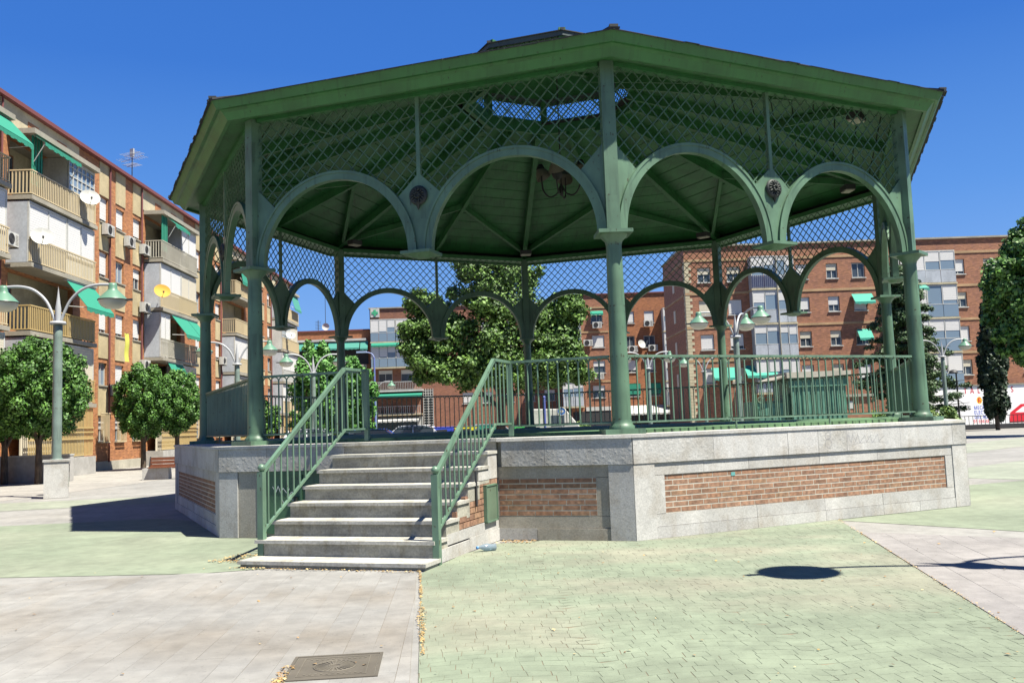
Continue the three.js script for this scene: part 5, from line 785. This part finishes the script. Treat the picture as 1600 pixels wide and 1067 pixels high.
  const f = thing('low_fence', 'low black railing on a dark kerb before the painted wall', 'fence', bg(33.5, 66), TH); mesh('kerb', slab(-3.2, 12, 0, .35, -.15, .15), mat.iron, f); mesh('rail', [slab(-3.2, 12, .95, 1.0, -.02, .02)], mat.black, f); for (let i = 0; i < 50; i++) mesh('bar', slab(-3.1 + i * .3, -3.07 + i * .3, .35, .95, -.015, .015), mat.black, f);
}
// ------------------------------------------------------------------ small things on the ground
{
  const mh = thing('manhole_cover', 'rectangular cast iron cover in the grey slabs in the foreground', 'manhole cover', [-3.2, 0, 14.14], .02); mh.scale.set(.88, 1, .9); const im = M(0.117, 0.103, 0.0794, { map: dustT, roughness: .8, metalness: .2 }), im2 = M(0.145, 0.129, 0.1, { map: dustT, roughness: .75, metalness: .2 });
  mesh('plate', slab(-.32, .32, -.01, .0055, -.31, .31), im, mh); mesh('frame', [slab(-.35, .35, -.01, .008, -.345, -.315), slab(-.35, .35, -.01, .008, .315, .345), slab(-.35, -.325, -.01, .008, -.315, .315), slab(.325, .35, -.01, .008, -.315, .315)], im, mh); mesh('inner_border', [slab(-.26, .26, .0055, .0085, -.26, -.25), slab(-.26, .26, .0055, .0085, .25, .26), slab(-.26, -.25, .0055, .0085, -.25, .25), slab(.25, .26, .0055, .0085, -.25, .25)], im2, mh);
  const ribs = []; for (let i = 0; i < 24; i++) { const a = i / 24 * 6.283; ribs.push(slab(.05, .15, .0055, .0095, -.006, .006).rotateY(a)); } ribs.push(new THREE.TorusGeometry(.16, .006, 4, 30).rotateX(Math.PI / 2).translate(0, .006, 0), new THREE.TorusGeometry(.045, .006, 4, 20).rotateX(Math.PI / 2).translate(0, .006, 0)); for (let i = 0; i < 22; i++) { const x = -.21 + (i % 11) * .042; ribs.push(slab(x, x + .018, .0055, .009, i < 11 ? -.225 : .195, i < 11 ? -.195 : .225)); } mesh('raised_pattern', ribs, im2, mh);
  // fallen leaves
  const lf = (n, fn, s0, s1, cols) => { const pts = []; for (let i = 0; i < n; i++) { const [x, z] = fn(); pts.push([x, .006 + rnd() * .012, z, 0, 3, 0]); } return leaves(pts, (s0 + s1) / 2, cols); };
  const YL = [[.40, .28, .10], [.33, .21, .08], [.46, .36, .17], [.26, .16, .07]], BR = [[.24, .14, .06], [.30, .20, .09], [.16, .10, .05], [.4, .3, .14]];
  const put = (label, n, fn, s, c) => { const o = solo('fallen_leaves', lf(n, fn, s, s, c), leafMat, label, 'leaves'); o.userData.kind = 'stuff'; };
  put('strip of small yellow dry leaves along the joint between grey path and green paving', 520, () => { let z = 10.1 + rnd() * 3.9; if (rnd() < .55) z = [10.6, 11.5, 12.55, 12.9, 13.4][Math.floor(rnd() * 5)] + (rnd() + rnd() - 1) * .35; const bulge = Math.exp(-((z - 12.7) ** 2) * 4) * .035; return [-2.785 + (z - 10.1) * .045 + (rnd() + rnd() - 1) * (.018 + bulge), z]; }, .011, YL);
  put('small yellow leaves gathered at the foot of the lowest step', 260, () => { const t = rr(-1.1, 1.4), n = 10.55 + Math.abs(rnd() + rnd() - 1) * .12; return [.9239 * t - .3827 * n, .3827 * t + .9239 * n]; }, .014, YL);
  put('yellow leaves caught behind the left newel post', 300, () => { const t = -1.2 - rnd() * .55, n = 9.5 + rnd() * .7; return [.9239 * t - .3827 * n, .3827 * t + .9239 * n]; }, .017, YL);
  put('dry leaves beside the iron cover', 90, () => [-3.56 + rnd() * .09, 14.1 + rnd() * .42], .014, YL);
  put('small pile of brown leaves at the foot of the plinth at the right', 60, () => [3.05 + (rnd() + rnd() - 1) * .22, 6.98 + (rnd() + rnd() - 1) * .1], .035, BR);
  put('brown bits of leaf along the foot of the plinth beside the stair wall', 120, () => { const t = 1.42 + rnd() * .5, n = 7.95 + Math.abs(rnd() + rnd() - 1) * .3; return [.9239 * t - .3827 * n, .3827 * t + .9239 * n]; }, .02, BR);
  put('fine tan crumbs along the joint between green paving and the right grey wedge', 420, () => { const z = 7.2 + rnd() * 7.8; return [3.335 - (z - 7.16) * .2477 + (rnd() + rnd() - 1) * .03, z]; }, .009, YL);
  put('scattered single dry leaves over the paving', 210, () => [rr(-10, 5), rr(9.2, 16)], .017, BR.concat(YL));
  const bo = thing('plastic_bottle', 'crushed clear blue plastic bottle lying at the foot of the stair wall', 'bottle', [-1.98, .05, 8.85], .4); const bm = M(0.428, 0.517, 0.586, { phys: true, transmission: .7, roughness: .15, thickness: 0 }); mesh('body', lathe([[0, -.12], [.045, -.11], [.04, -.05], [.047, 0], [.038, .06], [.02, .1], [.015, .13]], 14).rotateZ(1.5), bm, bo); mesh('cap', new THREE.CylinderGeometry(.018, .018, .025, 12).rotateZ(1.5).translate(-.14, .005, 0), M(0.069, 0.207, 0.483, {}), bo);
}
renderer.render(scene, camera);
